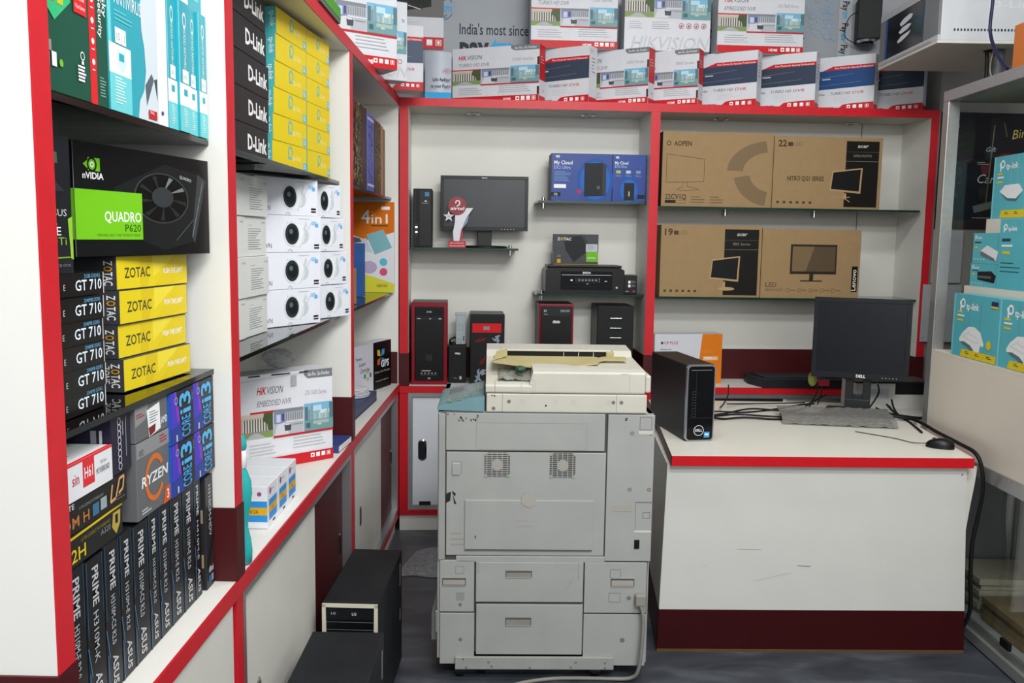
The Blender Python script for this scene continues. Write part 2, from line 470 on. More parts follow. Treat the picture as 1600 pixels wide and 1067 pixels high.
def glass_shelf(label, x0, x1, y0, y1, ztop, group, loc=(0, 0, 0), rz=0, pins=()):
    """a glass sheet with dark ground edges and little chrome pegs"""
    cx, cy = (x0 + x1) / 2, (y0 + y1) / 2
    c = Vector((cx, cy, 0)); c.rotate(Matrix.Rotation(rz, 3, 'Z'))
    r = thing('glass_shelf', label, 'glass shelf', (loc[0] + c.x, loc[1] + c.y, ztop - 0.011), rz, group)
    hx, hy = (x1 - x0) / 2, (y1 - y0) / 2
    mb = MB(); mb.bx(-hx, hx, -hy, hy, 0, 0.011, GLASS)
    mb.build('glass_sheet', r)
    e = 0.0006
    ed = GLASS_EDGE if rz else GLASS_EDGE_D
    mb = MB()
    mb.bx(-hx - e, hx + e, -hy - e, -hy - 0.0001, 0.0003, 0.0107, ed); mb.bx(-hx - e, hx + e, hy + 0.0001, hy + e, 0.0003, 0.0107, ed)
    mb.bx(-hx - e, -hx - 0.0001, -hy, hy, 0.0003, 0.0107, ed); mb.bx(hx + 0.0001, hx + e, -hy, hy, 0.0003, 0.0107, ed)
    mb.build('ground_edge', r)
    for px, py in pins:
        mb = MB()
        mb.cyl((px - cx, py - cy, -0.028), (px - cx, py - cy, -0.0005), 0.009, 0.009, CHROME); mb.cyl((px - cx, py - cy, 0.0115), (px - cx, py - cy, 0.028), 0.009, 0.009, CHROME)
        mb.build('shelf_clamp', r)
    return r
GL = 'glass shelves of the left unit'
for y0, y1, nm in ((1.1835, 1.8935, 'nearest the viewer'), (1.9405, 3.2605, 'in the middle'), (3.3075, 4.580, 'in the far left corner')):
    what = {1.1835: ('antivirus boxes', 'graphics card boxes'), 1.9405: ('yellow router boxes', 'white camera boxes'), 3.3075: ('account books', 'laptop skin packet')}[y0]
    glass_shelf('upper glass shelf %s of the left unit carrying %s' % (nm, what[0]), LB + 0.004, XF - 0.039, y0, y1, 1.742, GL)
    glass_shelf('lower glass shelf %s of the left unit carrying %s' % (nm, what[1]), LB + 0.004, XF - 0.039, y0, y1, 1.262, GL)

# ------------------------------------------------------------ back shelving unit (its own frame: u along, v into the wall)
BU = thing('shelving_unit', 'white shelving unit with red edging along the back wall', 'shelf unit', (0, BY, 0), BR)
def bpart(name, *bs):
    mb = MB()
    for b in bs: mb.bx(*b)
    return mb.build(name, BU)
U0, U1, UC0, UC1, U2, U3 = -0.611, -0.566, 0.667, 0.714, 2.139, 2.180
bpart('side_panel', (U0, U1, 0.0, 0.30, 0.7775, 2.198, WHITE))
bpart('divider_panel', (UC0, UC1, 0.0, 0.30, 0.7775, 2.198, WHITE))
bpart('side_panel', (U2, U3, 0.0, 0.30, 0.7775, 2.198, WHITE))
bpart('back_panel', (U0, U3, 0.3003, 0.312, 0.7775, 2.24, M('#dedcd5', 0.4, 0, 0.03, 3)))
bpart('panel_joint', (1.905, 1.9085, 0.2985, 0.3001, 0.7775, 2.198, M('#6d6a66', .6)))
bpart('top_panel', (U0, U3, 0.0, 0.30, 2.1983, 2.24, M('#c3bfb5', .5, 0, .03, 5)))
for a, b in ((U0, U1), (UC0, UC1), (U2, U3)):
    bpart('edge_trim', (a, b, -0.0035, -0.0003, 0.948, 2.198, RED))
    bpart('skirting_block', (a - 0.004, b + 0.004, -0.006, -0.0003, 0.7775, 0.947, MAROON),
          (a - 0.004 if a > U0 else a, a - 0.0003 if a > U0 else a + .0002, -0.0003, 0.297, 0.7775, 0.947, MAROON), (b + 0.0003, b + 0.004, -0.0003, 0.297, 0.7775, 0.947, MAROON))
bpart('top_trim', (U0, U3, -0.0035, -0.0003, 2.1985, 2.24, RED))
bpart('skirting_board', (U1 + .004, UC0 - .004, 0.296, 0.3, 0.7775, 0.947, MAROON), (UC1 + .004, U2 - .004, 0.296, 0.3, 0.7775, 0.947, MAROON))
for k, (u, v) in enumerate(((-0.236, 0.227, 2.197)[:2], (0.366, 0.174, 2.197)[:2], (1.088, 0.203, 2.197)[:2], (1.824, 0.262, 2.197)[:2])):
    w = bw(u, v, 2.1978)
    d = thing('downlight', ['round recessed downlight above the slim tower and small monitor', 'round recessed downlight above the blue storage boxes',
                            'round recessed downlight above the large brown monitor carton with a ring', 'round recessed downlight above the brown carton with dark panel'][k], 'downlight', w, BR, 'recessed downlights in the back shelving')
    mb = MB(); mb.lathe((0, 0, 0), [(0.030, -0.0003), (0.042, -0.0003), (0.042, -0.003), (0.036, -0.006), (0.031, -0.005), (0.030, -0.0006)], CHROME)
    mb.build('rim', d)
    mb = MB(); mb.lathe((0, 0, 0), [(0.0295, -0.0008), (0.0295, -0.002), (0.001, -0.0022)], M('#cfcdc6', .3))
    mb.build('lens', d)

W2 = thing('worktop', 'white counter top with red edge under the back shelves', 'counter', (0, BY, 0.74), BR)
mb = MB(); mb.bx(U0, U3, 0, 0.312, 0.0005, 0.037, WHITE); mb.build('board', W2)
mb = MB(); mb.bx(U0, U3, -0.004, -0.0003, 0.0005, 0.037, RED); mb.build('red_edging', W2)
B2 = thing('base_cabinet', 'low white cabinet with red frame along the back wall behind the copier', 'cabinet', (0, BY, 0), BR)
def b2(name, bs, par=B2):
    mb = MB()
    for b in bs: mb.bx(*b)
    return mb.build(name, par)
b2('carcass', [(U0, U3, 0.04, 0.31, 0.085, 0.74, WHITE2), (U0, U3, 0.012, 0.31, 0, 0.085, WHITE)])
b2('red_frame', [(U0, U1, 0, 0.04, 0.115, 0.74, RED), (0.66, 0.72, 0, 0.04, 0.115, 0.74, RED), (U2, U3, 0, 0.04, 0.115, 0.74, RED), (U0, U3, 0, 0.04, 0.0855, 0.1148, RED)])
for a, b in ((U1, 0.66), (0.72, U2)):
    b2('aluminium_frame', [(a, a + 0.022, 0.001, 0.04, 0.115, 0.74, ALU), (b - 0.022, b, 0.001, 0.04, 0.115, 0.74, ALU), (a + .022, b - .022, 0.001, 0.04, 0.115, 0.137, ALU), (a + .022, b - .022, 0.001, 0.04, 0.718, 0.74, ALU)])
    m = (a + b) / 2
    d1 = b2('sliding_door', [(a + .023, m + .02, 0.012, 0.022, 0.138, 0.717, M('#dfe3ea', .35, 0, .02, 4))])
    d2 = b2('sliding_door', [(m - .02, b - .023, 0.026, 0.036, 0.138, 0.717, WHITE2)])
    if a == U1:
        oval_pull('door_pull', d1, ((-0.492, 0.012, 0.434)[0], 0.0118, (-0.492, 0.012, 0.434)[2]), 'y', 0.115, 0.045)
        mb = MB(); mb.pan(-0.508, -0.447, 0.126, 0.157, 0.0105, 0.0118, BLACK_M); mb.build('key_slot', d1)
    else:
        mb = MB(); mb.bx(a + .12, m, 0.0105, 0.0118, 0.70, 0.715, BLACK_M); mb.build('key_slot', d1)
GB = 'glass shelves of the back unit'
O = (0, BY, 0)
glass_shelf('short glass shelf holding the slim tower and small monitor', U1 + .001, 0.0, 0.05, 0.296, 1.494, GB, O, BR, ((-0.04, 0.10),))
glass_shelf('short glass shelf under the two blue storage boxes', 0.10, UC0 - .001, 0.05, 0.296, 1.744, GB, O, BR, ((0.13, 0.10),))
glass_shelf('short glass shelf under the black printer', 0.10, UC0 - .001, 0.05, 0.296, 1.262, GB, O, BR, ((0.13, 0.10),))
glass_shelf('wide glass shelf under the upper pair of brown monitor cartons', UC1 + .001, 2.128, 0.035, 0.296, 1.725, GB, O, BR, ((1.15, .27), (1.65, .27)))
glass_shelf('wide glass shelf under the lower pair of brown monitor cartons', UC1 + .001, U2 - .001, 0.035, 0.296, 1.252, GB, O, BR)

# ------------------------------------------------------------ printing shared by several cartons
I = ink
K_W, K_BK, K_GY, K_RED, K_LG = I('#f2f2f2'), I('#1a1a1c'), I('#8a8c90'), I('#c4232b'), I('#c3c5c9')
TEAL, TEAL_D, TEAL_L = I('#2fa9b8'), I('#1c8fa3'), I('#6fd0d6')

def photo_building(f, x0, y0, x1, y1, sk=0.0):
    X = lambda t: x0 + (x1 - x0) * t
    Y = lambda t: y0 + (y1 - y0) * t
    q = lambda a, b, c, d, m: f.rect(X(a), Y(b), X(c), Y(d), m)
    q(0, 0, 1, 1, I('#b9b2a4')); q(0, 0, .8, .14, I('#c9bcae'))
    q(0.05, .2, .8, .72, I('#5c5a58'))
    for i in range(9): q(.06 + i * .082, .2, .1 + i * .082, .72, I('#d8d4ca'))
    f.poly([(X(.72), Y(0)), (X(1), Y(0)), (X(1), Y(.8)), (X(.86), Y(.8)), (X(.82), Y(.45)), (X(.68), Y(.3))], I('#4c5a3a'))
    q(0, .72, 1, .8, I('#8c8a80')); q(0, .8, 1, 1, I('#7d9a4e'))
    f.poly([(X(.38), Y(.78)), (X(.52), Y(.78)), (X(.78), Y(1)), (X(.12), Y(1))], I('#aeb0ae'))
def photo_office(f, x0, y0, x1, y1):
    X = lambda t: x0 + (x1 - x0) * t
    Y = lambda t: y0 + (y1 - y0) * t
    q = lambda a, b, c, d, m: f.rect(X(a), Y(b), X(c), Y(d), m)
    q(0, 0, 1, 1, I('#b4b6be')); q(0, .0, 1, .14, I('#7f858f')); q(0, .14, .38, .55, I('#8088b4')); q(.08, .2, .22, .5, I('#c6cbe4')); q(.26, .18, .34, .46, I('#4d5268'))
    for i in range(8): q(.4 + i * .075, .16, .44 + i * .075, .46, I('#83868c'))
    q(.38, .5, 1, .54, I('#dcdce0')); f.poly([(X(.0), Y(1)), (X(.1), Y(.58)), (X(.36), Y(.52)), (X(.5), Y(1))], I('#cfd0d6'))
    f.poly([(X(.34), Y(.62)), (X(.48), Y(.58)), (X(.58), Y(.66)), (X(.56), Y(.86)), (X(.36), Y(.86))], I('#4a4d55')); q(.38, .58, .52, .64, I('#d8dade'))
    q(.62, .62, .98, .66, I('#8e9098'))
def photo_skyline(f, x0, y0, x1, y1):
    X = lambda t: x0 + (x1 - x0) * t
    Y = lambda t: y0 + (y1 - y0) * t
    q = lambda a, b, c, d, m: f.rect(X(a), Y(b), X(c), Y(d), m)
    q(0, 0, 1, 1, I('#79b4d2')); q(.25, .1, .6, .3, I('#b9d8e6')); q(.55, .28, .9, .42, I('#cfe0e4'))
    for a, b, c, m in ((.02, .12, .12, '#5b7078'), (.13, .22, .2, '#7d9498'), (.22, .06, .3, '#8b9a9a'), (.34, .4, .4, '#b0bbb4'), (.41, .3, .47, '#93a8ac'), (.5, .36, .56, '#c5c9ba'), (.58, .42, .66, '#a9b9b6'), (.7, .34, .76, '#c2c4ae'), (.78, .28, .84, '#9db0b0'), (.87, .04, 1, '#587880')):
        q(a, b, c, .62, I(m))
    q(0, .62, 1, 1, I('#6f9aa0')); q(.3, .66, .85, .78, I('#a4b7aa')); q(.05, .72, .2, .9, I('#4b666c')); q(.45, .78, .58, .84, I('#c9c6b6'))
def icons(f, x0, y0, n, s, m, bg=K_RED, gap=1.45):
    sy = s * f.w / f.h
    for i in range(n):
        x = x0 + i * s * gap
        f.rect(x, y0, x + s, y0 + sy, m)
        if i == 0: f.poly([(x + s * .15, y0 + sy * .5), (x + s * .5, y0 + sy * .25), (x + s * .85, y0 + sy * .5), (x + s * .5, y0 + sy * .8)], bg)
        elif i == n - 1: f.rect(x + s * .12, y0 + sy * .08, x + s * .88, y0 + sy * .92, bg).rect(x + s * .3, y0 + sy * .2, x + s * .7, y0 + sy * .8, m)
        else: f.rect(x + s * .1, y0 + sy * .78, x + s * .9, y0 + sy * .84, bg)
def hik_front(f, title, series, tab=True, hdmi=True, x0=0.0):
    """white recorder carton front: name, three photographs between red rules, red foot band"""
    f.text('HIK', x0 + .07, .21, .075, K_RED, it=.2, w=.095, bold=.02).text('VISION', x0 + .17, .21, .075, I('#4b4d52'), it=.2, w=.17)
    if tab: f.poly([(.68, 0), (1, 0), (1, .09), (.72, .09), (.68, .05)], I('#77797d')).text('See Far, Go Further', .72, .065, .04, K_W, w=.25)
    f.text(title, x0 + .07, .335, .06, I('#7b7d84'), it=.2, w=.36)
    f.text(series, .93, .27, .05, I('#9a9ca6'), al='r', it=.2, w=.24)
    f.rect(x0, .385, x0 + .34, .405, K_RED)
    photo_building(f, 0.0, .405, .335, .66); photo_office(f, .345, .385, .665, .66); photo_skyline(f, .675, .36, 1, .655)
    f.rect(.335, .66, 1, .68, K_RED)
    f.lines(.08, .72, .42, .86, 4, K_LG, .25, 3); f.lines(.55, .70, .92, .84, 4, K_LG, .25, 5)
    f.rect(0, .885, 1, 1, K_RED)
    if hdmi: f.text('HDMI', .6, .965, .04, K_W, bold=.02)
    icons(f, .74, .905, 4, .042, K_W)
def slate_front(f, tone='#3c4658', tail='Series'):
    f.poly([(.0, .25), (.24, .25), (.40, .175), (1, .175), (1, .245), (0, .26)], K_RED)
    f.poly([(0, .255), (.3, .25), (1, .235), (1, .57), (0, .60)], I(tone))
    f.text('First Choice for Security Professionals', .42, .228, .03, K_W, w=.55, bold=.005)
    f.line(0, .4, .7, .33, .0012, K_GY).line(0, .54, .8, .48, .0012, K_GY).rect(.24, .395, .36, .415, K_LG)
    f.text(tail, .285, .70, .045, K_BK, al='r')
    f.text('TURBO HD ', .36, .70, .05, I('#5a5c62'), it=.25, w=.3).text('DVR', .69, .70, .05, K_RED, it=.25, w=.16)
    f.lines(.42, .745, .76, .87, 4, K_LG, .2, 7)
    f.text('HDMI', .26, .955, .036, I('#3d3f44'), w=.16, bold=.01)
    f.poly([(.2, .99), (.46, .99), (.56, .89), (.64, .875), (1, .865), (1, 1), (.2, 1)], K_RED)
    icons(f, .62, .90, 4, .05, K_W, gap=1.75)
def slate_side(f):
    f.rect(0, .9, 1, 1, K_RED).lines(.3, .2, .8, .5, 5, K_GY, .3, 2).rect(.1, .05, .5, .1, K_LG)

# ------------------------------------------------------------ nearest bay, top shelf: antivirus boxes
S1 = 1.743
G1 = 'antivirus boxes on the top left shelf'
GREEN = M('#0d4f3c', .35, 0, .03)
def p_green(mb, w, D, h):
    f = mb.front(w, h)
    f.rect(.9, 0, 1, 1, I('#d8262c'))
    for i in range(6): f.ell(.95, .12 + i * .125, .022, K_W, n=10).rect(.93, .165 + i * .125, .97, .172 + i * .125, K_W)
    f.poly([(.42, .05), (.64, .22), (.64, .46), (.42, .6), (.2, .46), (.2, .22)], I('#35b878'))
    f.rect(.3, .22, .56, .42, K_BK).rect(.31, .23, .55, .41, I('#6d9fe0')).ring(.44, .32, .05, .35, K_W)
    f.rect(.3, .38, .42, .5, I('#d62b30')).ring(.36, .44, .03, .4, K_W).rect(.46, .46, .54, .5, I('#c6c02a'))
    f.poly([(.68, .34), (.86, .34), (.86, .5), (.68, .5)], I('#d8262c')).text('1 Device', .7, .42, .04, K_W, w=.13).text('1 Year License', .7, .47, .025, K_W, w=.14)
    f.ring(.78, .74, .03, .25, K_W).rect(.765, .77, .795, .79, K_W).lines(.71, .8, .86, .9, 5, K_W, .6, 4)
    f.rect(.27, .72, .36, .78, I('#8c8f8a')).rect(.36, .78, .42, .86, K_W).rect(.27, .79, .33, .86, K_W).ell(.48, .83, .025, I('#79b82c'))
carton('software_box', 'green software box with a red right border facing the aisle', (-.65, 1.19, S1), (-.65, 1.404, S1), .245, .045, GREEN, p_green, G1)
def p_green_spine(mb, w, D, h):
    f = mb.front(w, h); f.text('Kaspersky', .62, .06, .36, K_W, rot=90, w=.38, bold=.01).text('Internet Security', .22, .06, .34, K_W, rot=90, w=.52, bold=.01).lines(.2, .82, .8, .95, 7, I('#7fa698'), .4)
carton('software_box', 'narrow dark green software box showing its spine beside the red border', (-.65, 1.406, S1), (-.65, 1.442, S1), .245, .15, GREEN, p_green_spine, G1)
def p_teal(mb, w, D, h):
    f = mb.front(w, h)
    f.rect(0, 0, .05, 1, TEAL_L).rect(.82, 0, 1, 1, K_W)
    f.poly([(.72, 0), (.82, 0), (.82, 1), (.45, 1), (.48, .88), (.56, .8), (.6, .66), (.58, .5), (.54, .4), (.53, .2)], I('#d3dde4'))
    f.poly([(.58, .76), (.7, .66), (.74, .7), (.6, .9)], I('#55646e')).poly([(.74, .7), (.8, .68), (.8, .84)], I('#3f4c55'))
    f.text('NOD32', .1, .18, .09, K_W, w=.32).text('ANTIVIRUS', .1, .31, .09, K_W, w=.44).lines(.1, .35, .4, .43, 3, TEAL_L, .3)
    f.rect(.1, .46, .27, .56, K_W).text('10 | 1', .12, .54, .05, K_GY, w=.13)
    f.rect(0, .57, .34, .76, K_W).poly([(.12, .6), (.26, .6), (.26, .7), (.19, .745), (.12, .7)], I('#cfe4ea')).rect(.15, .62, .23, .67, TEAL)
    f.rect(0, .76, .34, 1, TEAL_L).lines(.08, .78, .26, .96, 9, K_W, .3)
    f.rect(.62, .92, .77, .98, K_RED).text('TRIAL', .64, .945, .02, K_W).rect(.86, .9, .9, .925, I('#3b4f8f'))
TEALB = M('#27a5b6', .3, 0, .03)
carton('software_box', 'wide teal software box with silver figure facing the aisle', (-.65, 1.446, S1), (-.65, 1.682, S1), .245, .045, TEALB, p_teal, G1)
def p_teal_spine(mb, w, D, h):
    f = mb.front(w, h)
    f.rect(0, 0, .12, 1, TEAL_L).ring(.55, .14, .16, .3, K_W, ry=.06).text('NOD32 ANTIVIRUS', .45, .2, .2, K_W, rot=90, w=.33)
    f.rect(.3, .52, .85, .62, K_W).text('10|1', .4, .59, .03, K_GY).rect(0, .63, 1, .8, K_W).rect(.38, .67, .72, .72, TEAL).rect(0, .8, 1, 1, TEAL_L).lines(.35, .82, .75, .97, 9, K_W, .3)
ys = [1.684, 1.731, 1.789, 1.836, 1.883, 1.889]
for i in range(5):
    carton('software_box', 'narrow teal software box, %s of five spines right of the wide teal box' % ['first', 'second', 'third', 'fourth', 'last'][i],
           (-.65 + (i % 2) * .004, ys[i] + .0008, S1), (-.65 + (i % 2) * .004, ys[i + 1] - .0008, S1), .243, .16, TEALB, p_teal_spine, G1)
def p_teal_flat(mb, w, D, h):
    f = mb.front(w, h); f.rect(.0, 0, .35, 1, K_W).rect(.5, 0, .85, .6, TEAL_L).lines(.06, .2, .3, .8, 4, K_LG)
carton('software_box', 'pale teal software box lying on top of the five teal spines', (-.655, 1.77, S1 + .2445), (-.655, 1.885, S1 + .2445), .055, .2, TEALB, p_teal_flat, G1)

# ------------------------------------------------------------ nearest bay, middle shelf
S2 = 1.263
CARD_BK = M('#0e0f11', .3, 0, .1)
def p_gt(sub):
    def g(mb, w, D, h):
        f = mb.front(w, h)
        f.text('GT 710', .96, .76, .44, I('#e8f4ff'), al='r', w=.42, bold=.012).text(sub, .94, .24, .16, I('#6fb3dc'), al='r', w=.26)
        f.text('E', .36, .7, .25, K_LG)
        f.rect(.985, .02, 1, .98, I('#c9c3c3'))
    return g
zz = [S2 + .0005 + i * .0372 for i in range(6)]
for i in range(6):
    k = 5 - i; dx = [0, .006, .01, .012, .016, .004][i]; dy = [.004, .0, -.008, -.012, -.012, .006][i]
    carton('graphics_card_box', 'black graphics card box with blue white lettering, %s of the six in the stack' % ORD[k],
           (-.688 + dx * .6, 1.265 + dy, zz[i]), (-.684 + dx * .6, 1.462 + dy, zz[i]), .0362, .2, CARD_BK, p_gt('2048MB DDR3' if k else '2GB DDR5'), 'black graphics card boxes in a stack')
CHAR = M('#3f4045', .45, 0, .08, 20)
def p_zotac(extra):
    def g(mb, w, D, h):
        f = mb.front(w, h); YE = I('#e6cd1c', .35)
        f.rect(0.005, 0.02, .995, .98, YE).poly([(.3, .02), (.48, .02), (.4, .98), (.3, .98)], I('#dcc21a')).poly([(.48, .02), (.8, .02), (.48, .7)], I('#efda3c')).poly([(.8, .02), (.98, .02), (.98, .8), (.7, .98), (.5, .98)], I('#e2c818'))
        f.text('ZOTAC', .1, .66, .3, I('#3a3a30'), w=.34, bold=.012).text('PUSH THE LIMIT', .92, .6, .16, K_W, al='r', it=.25, w=.3, bold=.015)
        g2 = mb.left(D, h)
        g2.text('Z', .885, .14, .08, K_W, rot=90, w=.14, bold=.015).text('O', .885, .3, .08, I('#e0a51c'), rot=90, w=.15, bold=.015).text('TAC', .885, .47, .08, K_W, rot=90, w=.4, bold=.015)
        if extra: g2.text('ZONE', .80, .2, .07, K_W, rot=90, w=.55)
        g2.poly([(.1, 0), (.5, 0), (.3, 1)], I('#4a4b50'))
    return g
zb = [((-.703, 1.578, 1.2645), (-.678, 1.836, 1.2645), .059), ((-.711, 1.578, 1.3245), (-.686, 1.836, 1.3245), .0605), ((-.706, 1.577, 1.386), (-.682, 1.836, 1.386), .0605), ((-.709, 1.576, 1.4475), (-.680, 1.836, 1.4475), .060)]
for i, (a, b, hh) in enumerate(zb):
    carton('graphics_card_box', 'yellow ended charcoal graphics card box, %s of the four in the yellow stack' % ORD[3 - i], a, b, hh, .2, CHAR, p_zotac(i == 0), 'yellow graphics card boxes in a stack')
def p_quadro(mb, w, D, h):
    f = mb.front(w, h); LIME = I('#74c21c')
    f.rect(.09, .13, .165, .245, LIME).poly([(.06, .19), (.1, .14), (.15, .16), (.16, .2), (.12, .235), (.08, .22)], LIME).ring(.115, .19, .03, .3, I('#0c0d0e')).ring(.115, .19, .012, .5, K_W)
    f.text('nVIDIA', .055, .315, .055, K_W, w=.13, bold=.02)
    f.poly([(.24, .38), (.62, .1), (.9, .16), (.97, .3), (.88, .86), (.6, .96), (.44, .86)], I('#191b1c')).poly([(.9, .16), (.97, .22), (.86, .9), (.84, .8)], I('#3a3d3e'))
    f.ell(.6, .44, .215, I('#070808'), ry=.25, n=36).ring(.6, .44, .215, .05, I('#3a3d3f'), ry=.25)
    for i in range(9):
        a = i * 2 * PI / 9
        f.poly([(.6 + .05 * math.cos(a), .44 + .07 * math.sin(a)), (.6 + .195 * math.cos(a + .1), .44 + .22 * math.sin(a + .1)), (.6 + .195 * math.cos(a + .28), .44 + .22 * math.sin(a + .28))], I('#26292a') if i not in (7, 8) else I('#70787a'))
    f.ell(.6, .43, .085, I('#33373a'), ry=.1)
    f.text('QUADRO', .74, .22, .03, K_LG, w=.1, rot=8).line(.94, .24, .84, .82, .0014, I('#8c9496')).line(.7, .86, .85, .64, .0012, I('#60686a'))
    f.rect(0, .41, .44, .85, LIME)
    f.text('QUADRO', .43, .685, .09, K_W, al='r', w=.25, bold=.01).text('P620', .425, .775, .065, I('#1d3a10'), al='r', w=.11).text('DESIGNED, BUILT, AND TESTED BY NVIDIA', .42, .82, .022, I('#3d6a1c'), al='r', w=.29)
    g = mb.left(D, h); g.rect(0, .41, 1, .85, LIME).text('O', .8, .5, .04, K_W)
    mb.front(w, h).line(.001, 0, .001, 1, .0012, I('#7d8084'))
carton('graphics_card_box', 'large black and lime workstation card box lying across the yellow stack', (-.722, 1.462, 1.5085), (-.643, 1.868, 1.5085), .188, .08, CARD_BK, p_quadro, None)
def p_gtx(mb, w, D, h):
    f = mb.front(w, h)
    f.rect(.0, .47, .8, .62, I('#12220e')).text('ASUS', .62, .58, .05, K_LG, w=.3).lines(.3, .61, .8, .66, 2, K_GY).text('CE', .62, .72, .06, K_W, w=.2).text('50Ti', .6, .79, .055, I('#86b53c'), w=.3)
    f.rect(.6, .12, .8, .2, I('#4a5a4a')).poly([(.0, .1), (.5, .2), (.9, .4), (.3, .4)], I('#2c2f3a')).line(.55, .89, .95, .88, .002, I('#7aa32c')).text('GEFORCE GTX', .55, .95, .018, K_GY, w=.4)
    f.poly([(.93, .6), (1, .58), (1, .9), (.96, .89)], I('#8fbf3a'))
    g = mb.right(w, D, h); g.rect(0, .58, .6, .9, I('#8fbf3a'))
carton('graphics_card_box', 'upright black card box with lime edge standing on the black stack', (-.716, 1.25, zz[5] + .0367), (-.682, 1.372, zz[5] + .0367), .205, .05, M('#1b1c22', .35, 0, .25, 12), p_gtx)

# ------------------------------------------------------------ nearest bay, counter level
S3 = .791
ASUS = M('#0b0d12', .35, 0, .1)
def p_asus(model, wide):
    def g(mb, w, D, h):
        f = mb.front(w, h); BL = I('#3a6f96')
        f.line(.08, 0, .08, .5, .0012, BL).line(.03, .55, .2, .75, .003, BL).line(.08, .72, .1, 1, .003, BL).line(.92, 0, .92, .4, .0008, BL)
        f.text('PRIME', .36, .06, .32, K_LG, rot=90, w=.25, bold=.02).text(model, .36, .35, .26, I('#b4babf'), rot=90, w=.33, bold=.005)
        f.text('ASUS', .36, .95, .34, K_LG, rot=90, w=.2, al='r', it=.15, bold=.02)
    return g
yb = [1.262, 1.322, 1.384, (-0.658, 1.441, 0.790)[1], (-0.657, 1.491, 0.790)[1], (-0.661, 1.557, 0.790)[1], (-0.659, 1.602, 0.790)[1], (-0.654, 1.657, 0.790)[1], (-0.656, 1.720, 0.790)[1], (-0.656, 1.784, 0.790)[1], 1.822]
MODELS = ['H310M-E R2.0', 'H310M-K', 'H310M-CS R2.0', 'H310M-E R2.0', 'H310M-CS R2.0', 'H310M-CS R2.0', 'H310M-E R2.0', 'H310M-E R2.0', 'H310M-E R2.0', 'H410M-E']
NTH = ['nearest the viewer', 'second from the viewer', 'third from the viewer', 'fourth from the viewer', 'fifth from the viewer', 'sixth from the viewer', 'seventh from the viewer', 'eighth from the viewer', 'ninth from the viewer', 'last and farthest']
for i in range(10):
    carton('motherboard_box', 'black motherboard box upright on the counter, %s in the row of ten' % NTH[i], (-.66, yb[i] + .0006, S3), (-.66, yb[i + 1] - .0006, S3), .2555 - .004 * (i % 3 == 1), .2, ASUS, p_asus(MODELS[i], 0), 'row of black motherboard boxes')
def p_asrock(mb, w, D, h):
    f = mb.front(w, h); f.text('H310CM-HDV', .4, .08, .3, K_LG, rot=90, w=.46, bold=.01).poly([(.1, .75), (1, .5), (1, .58), (.1, .85)], I('#1c1c1e')).text('ASRock', .25, .86, .05, K_W, w=.6, bold=.01).rect(.25, .89, .5, .95, I('#3c6f9a')).rect(.56, .89, .8, .95, I('#8aa0b4'))
    g = mb.left(D, h); g.rect(.86, .28, .97, .4, I('#a08468')).rect(.86, .68, .97, .8, I('#a08468'))
carton('motherboard_box', 'dark grey motherboard box with white lettering at the far end of the row', (-.655, 1.838, S3), (-.655, 1.885, S3), .245, .2, M('#2a2a2d', .4, 0, .1), p_asrock)
zt = S3 + .2565
def p_s2h(mb, w, D, h):
    f = mb.front(w, h); f.line(0, .12, 1, .02, .004, I('#d8b81c')).text('-S2H', .33, .86, .4, I('#e0c21c'), al='c', w=.3, bold=.01).text('ULTRA DURABLE MOTHERBOARD', .42, .36, .12, I('#8a7a30'), w=.4, it=.2).text('A320', .68, .6, .18, K_GY, w=.14).poly([(.86, .15), (.97, .15), (.96, .6), (.9, .9), (.84, .6)], I('#b7a24a')).rect(.89, .25, .93, .55, K_BK)
carton('motherboard_box', 'black motherboard box with yellow lettering on top of the row', (-.66, 1.21, zt), (-.662, 1.462, zt), .05, .22, M('#141411', .35, 0, .1), p_s2h)
def p_ud(mb, w, D, h):
    f = mb.front(w, h); f.text('GIGABYTE', .33, .25, .16, K_W, al='r', w=.3).text('M H', .5, .84, .32, I('#c07a3c'), al='r', w=.2, bold=.01).text('0', .28, .86, .32, I('#9aa0a8'), al='r', w=.07, bold=.01).text('ULTRA DURABLE MOTHERBOARD', .38, .36, .09, K_GY, w=.3).rect(.54, .46, .62, .84, I('#3f6f94')).rect(.64, .42, .72, .8, I('#9aa6ae'))
    f.pline([(.8, .2), (.77, .75), (.84, .7), (.9, .1)], .005, I('#d0a070')).pline([(.9, .12), (.96, .1), (.94, .5), (.88, .6)], .005, I('#d0a070')).lines(.84, .66, .97, .85, 2, I('#7a6a50'))
carton('motherboard_box', 'black motherboard box with copper emblem lying below the red white box', (-.662, 1.215, zt + .051), (-.66, 1.478, zt + .051), .05, .22, M('#15130f', .35, 0, .1), p_ud)
def p_h61(mb, w, D, h):
    f = mb.front(w, h); f.rect(0, 0, 1, .06, I('#e02c34')).rect(.52, .06, .7, .78, I('#dd3038')).text('H61', .61, .56, .3, K_W, al='c', w=.13, bold=.01).text('MOTHERBOARD', .95, .62, .16, I('#55555a'), al='r', w=.22).text('High Speed', .9, .36, .09, K_GY, al='r', w=.1).text('sin', .46, .6, .3, I('#c03038'), al='r', w=.1)
    g = mb.top(w, D, h); g.rect(0, .97, 1, 1, I('#e02c34')).text('ESONIC', .1, .6, .2, I('#c8404a'), w=.5).line(.1, .85, .6, .85, .003, I('#b04a50')).poly([(.5, .1), (.9, .1), (.6, .8)], I('#ead8c8'))
carton('motherboard_box', 'white motherboard box with red square lying on the black boxes', (-.658, 1.218, zt + .1018), (-.658, 1.424, zt + .1018), .057, .2, M('#e9e8ec', .35, 0, .03), p_h61)
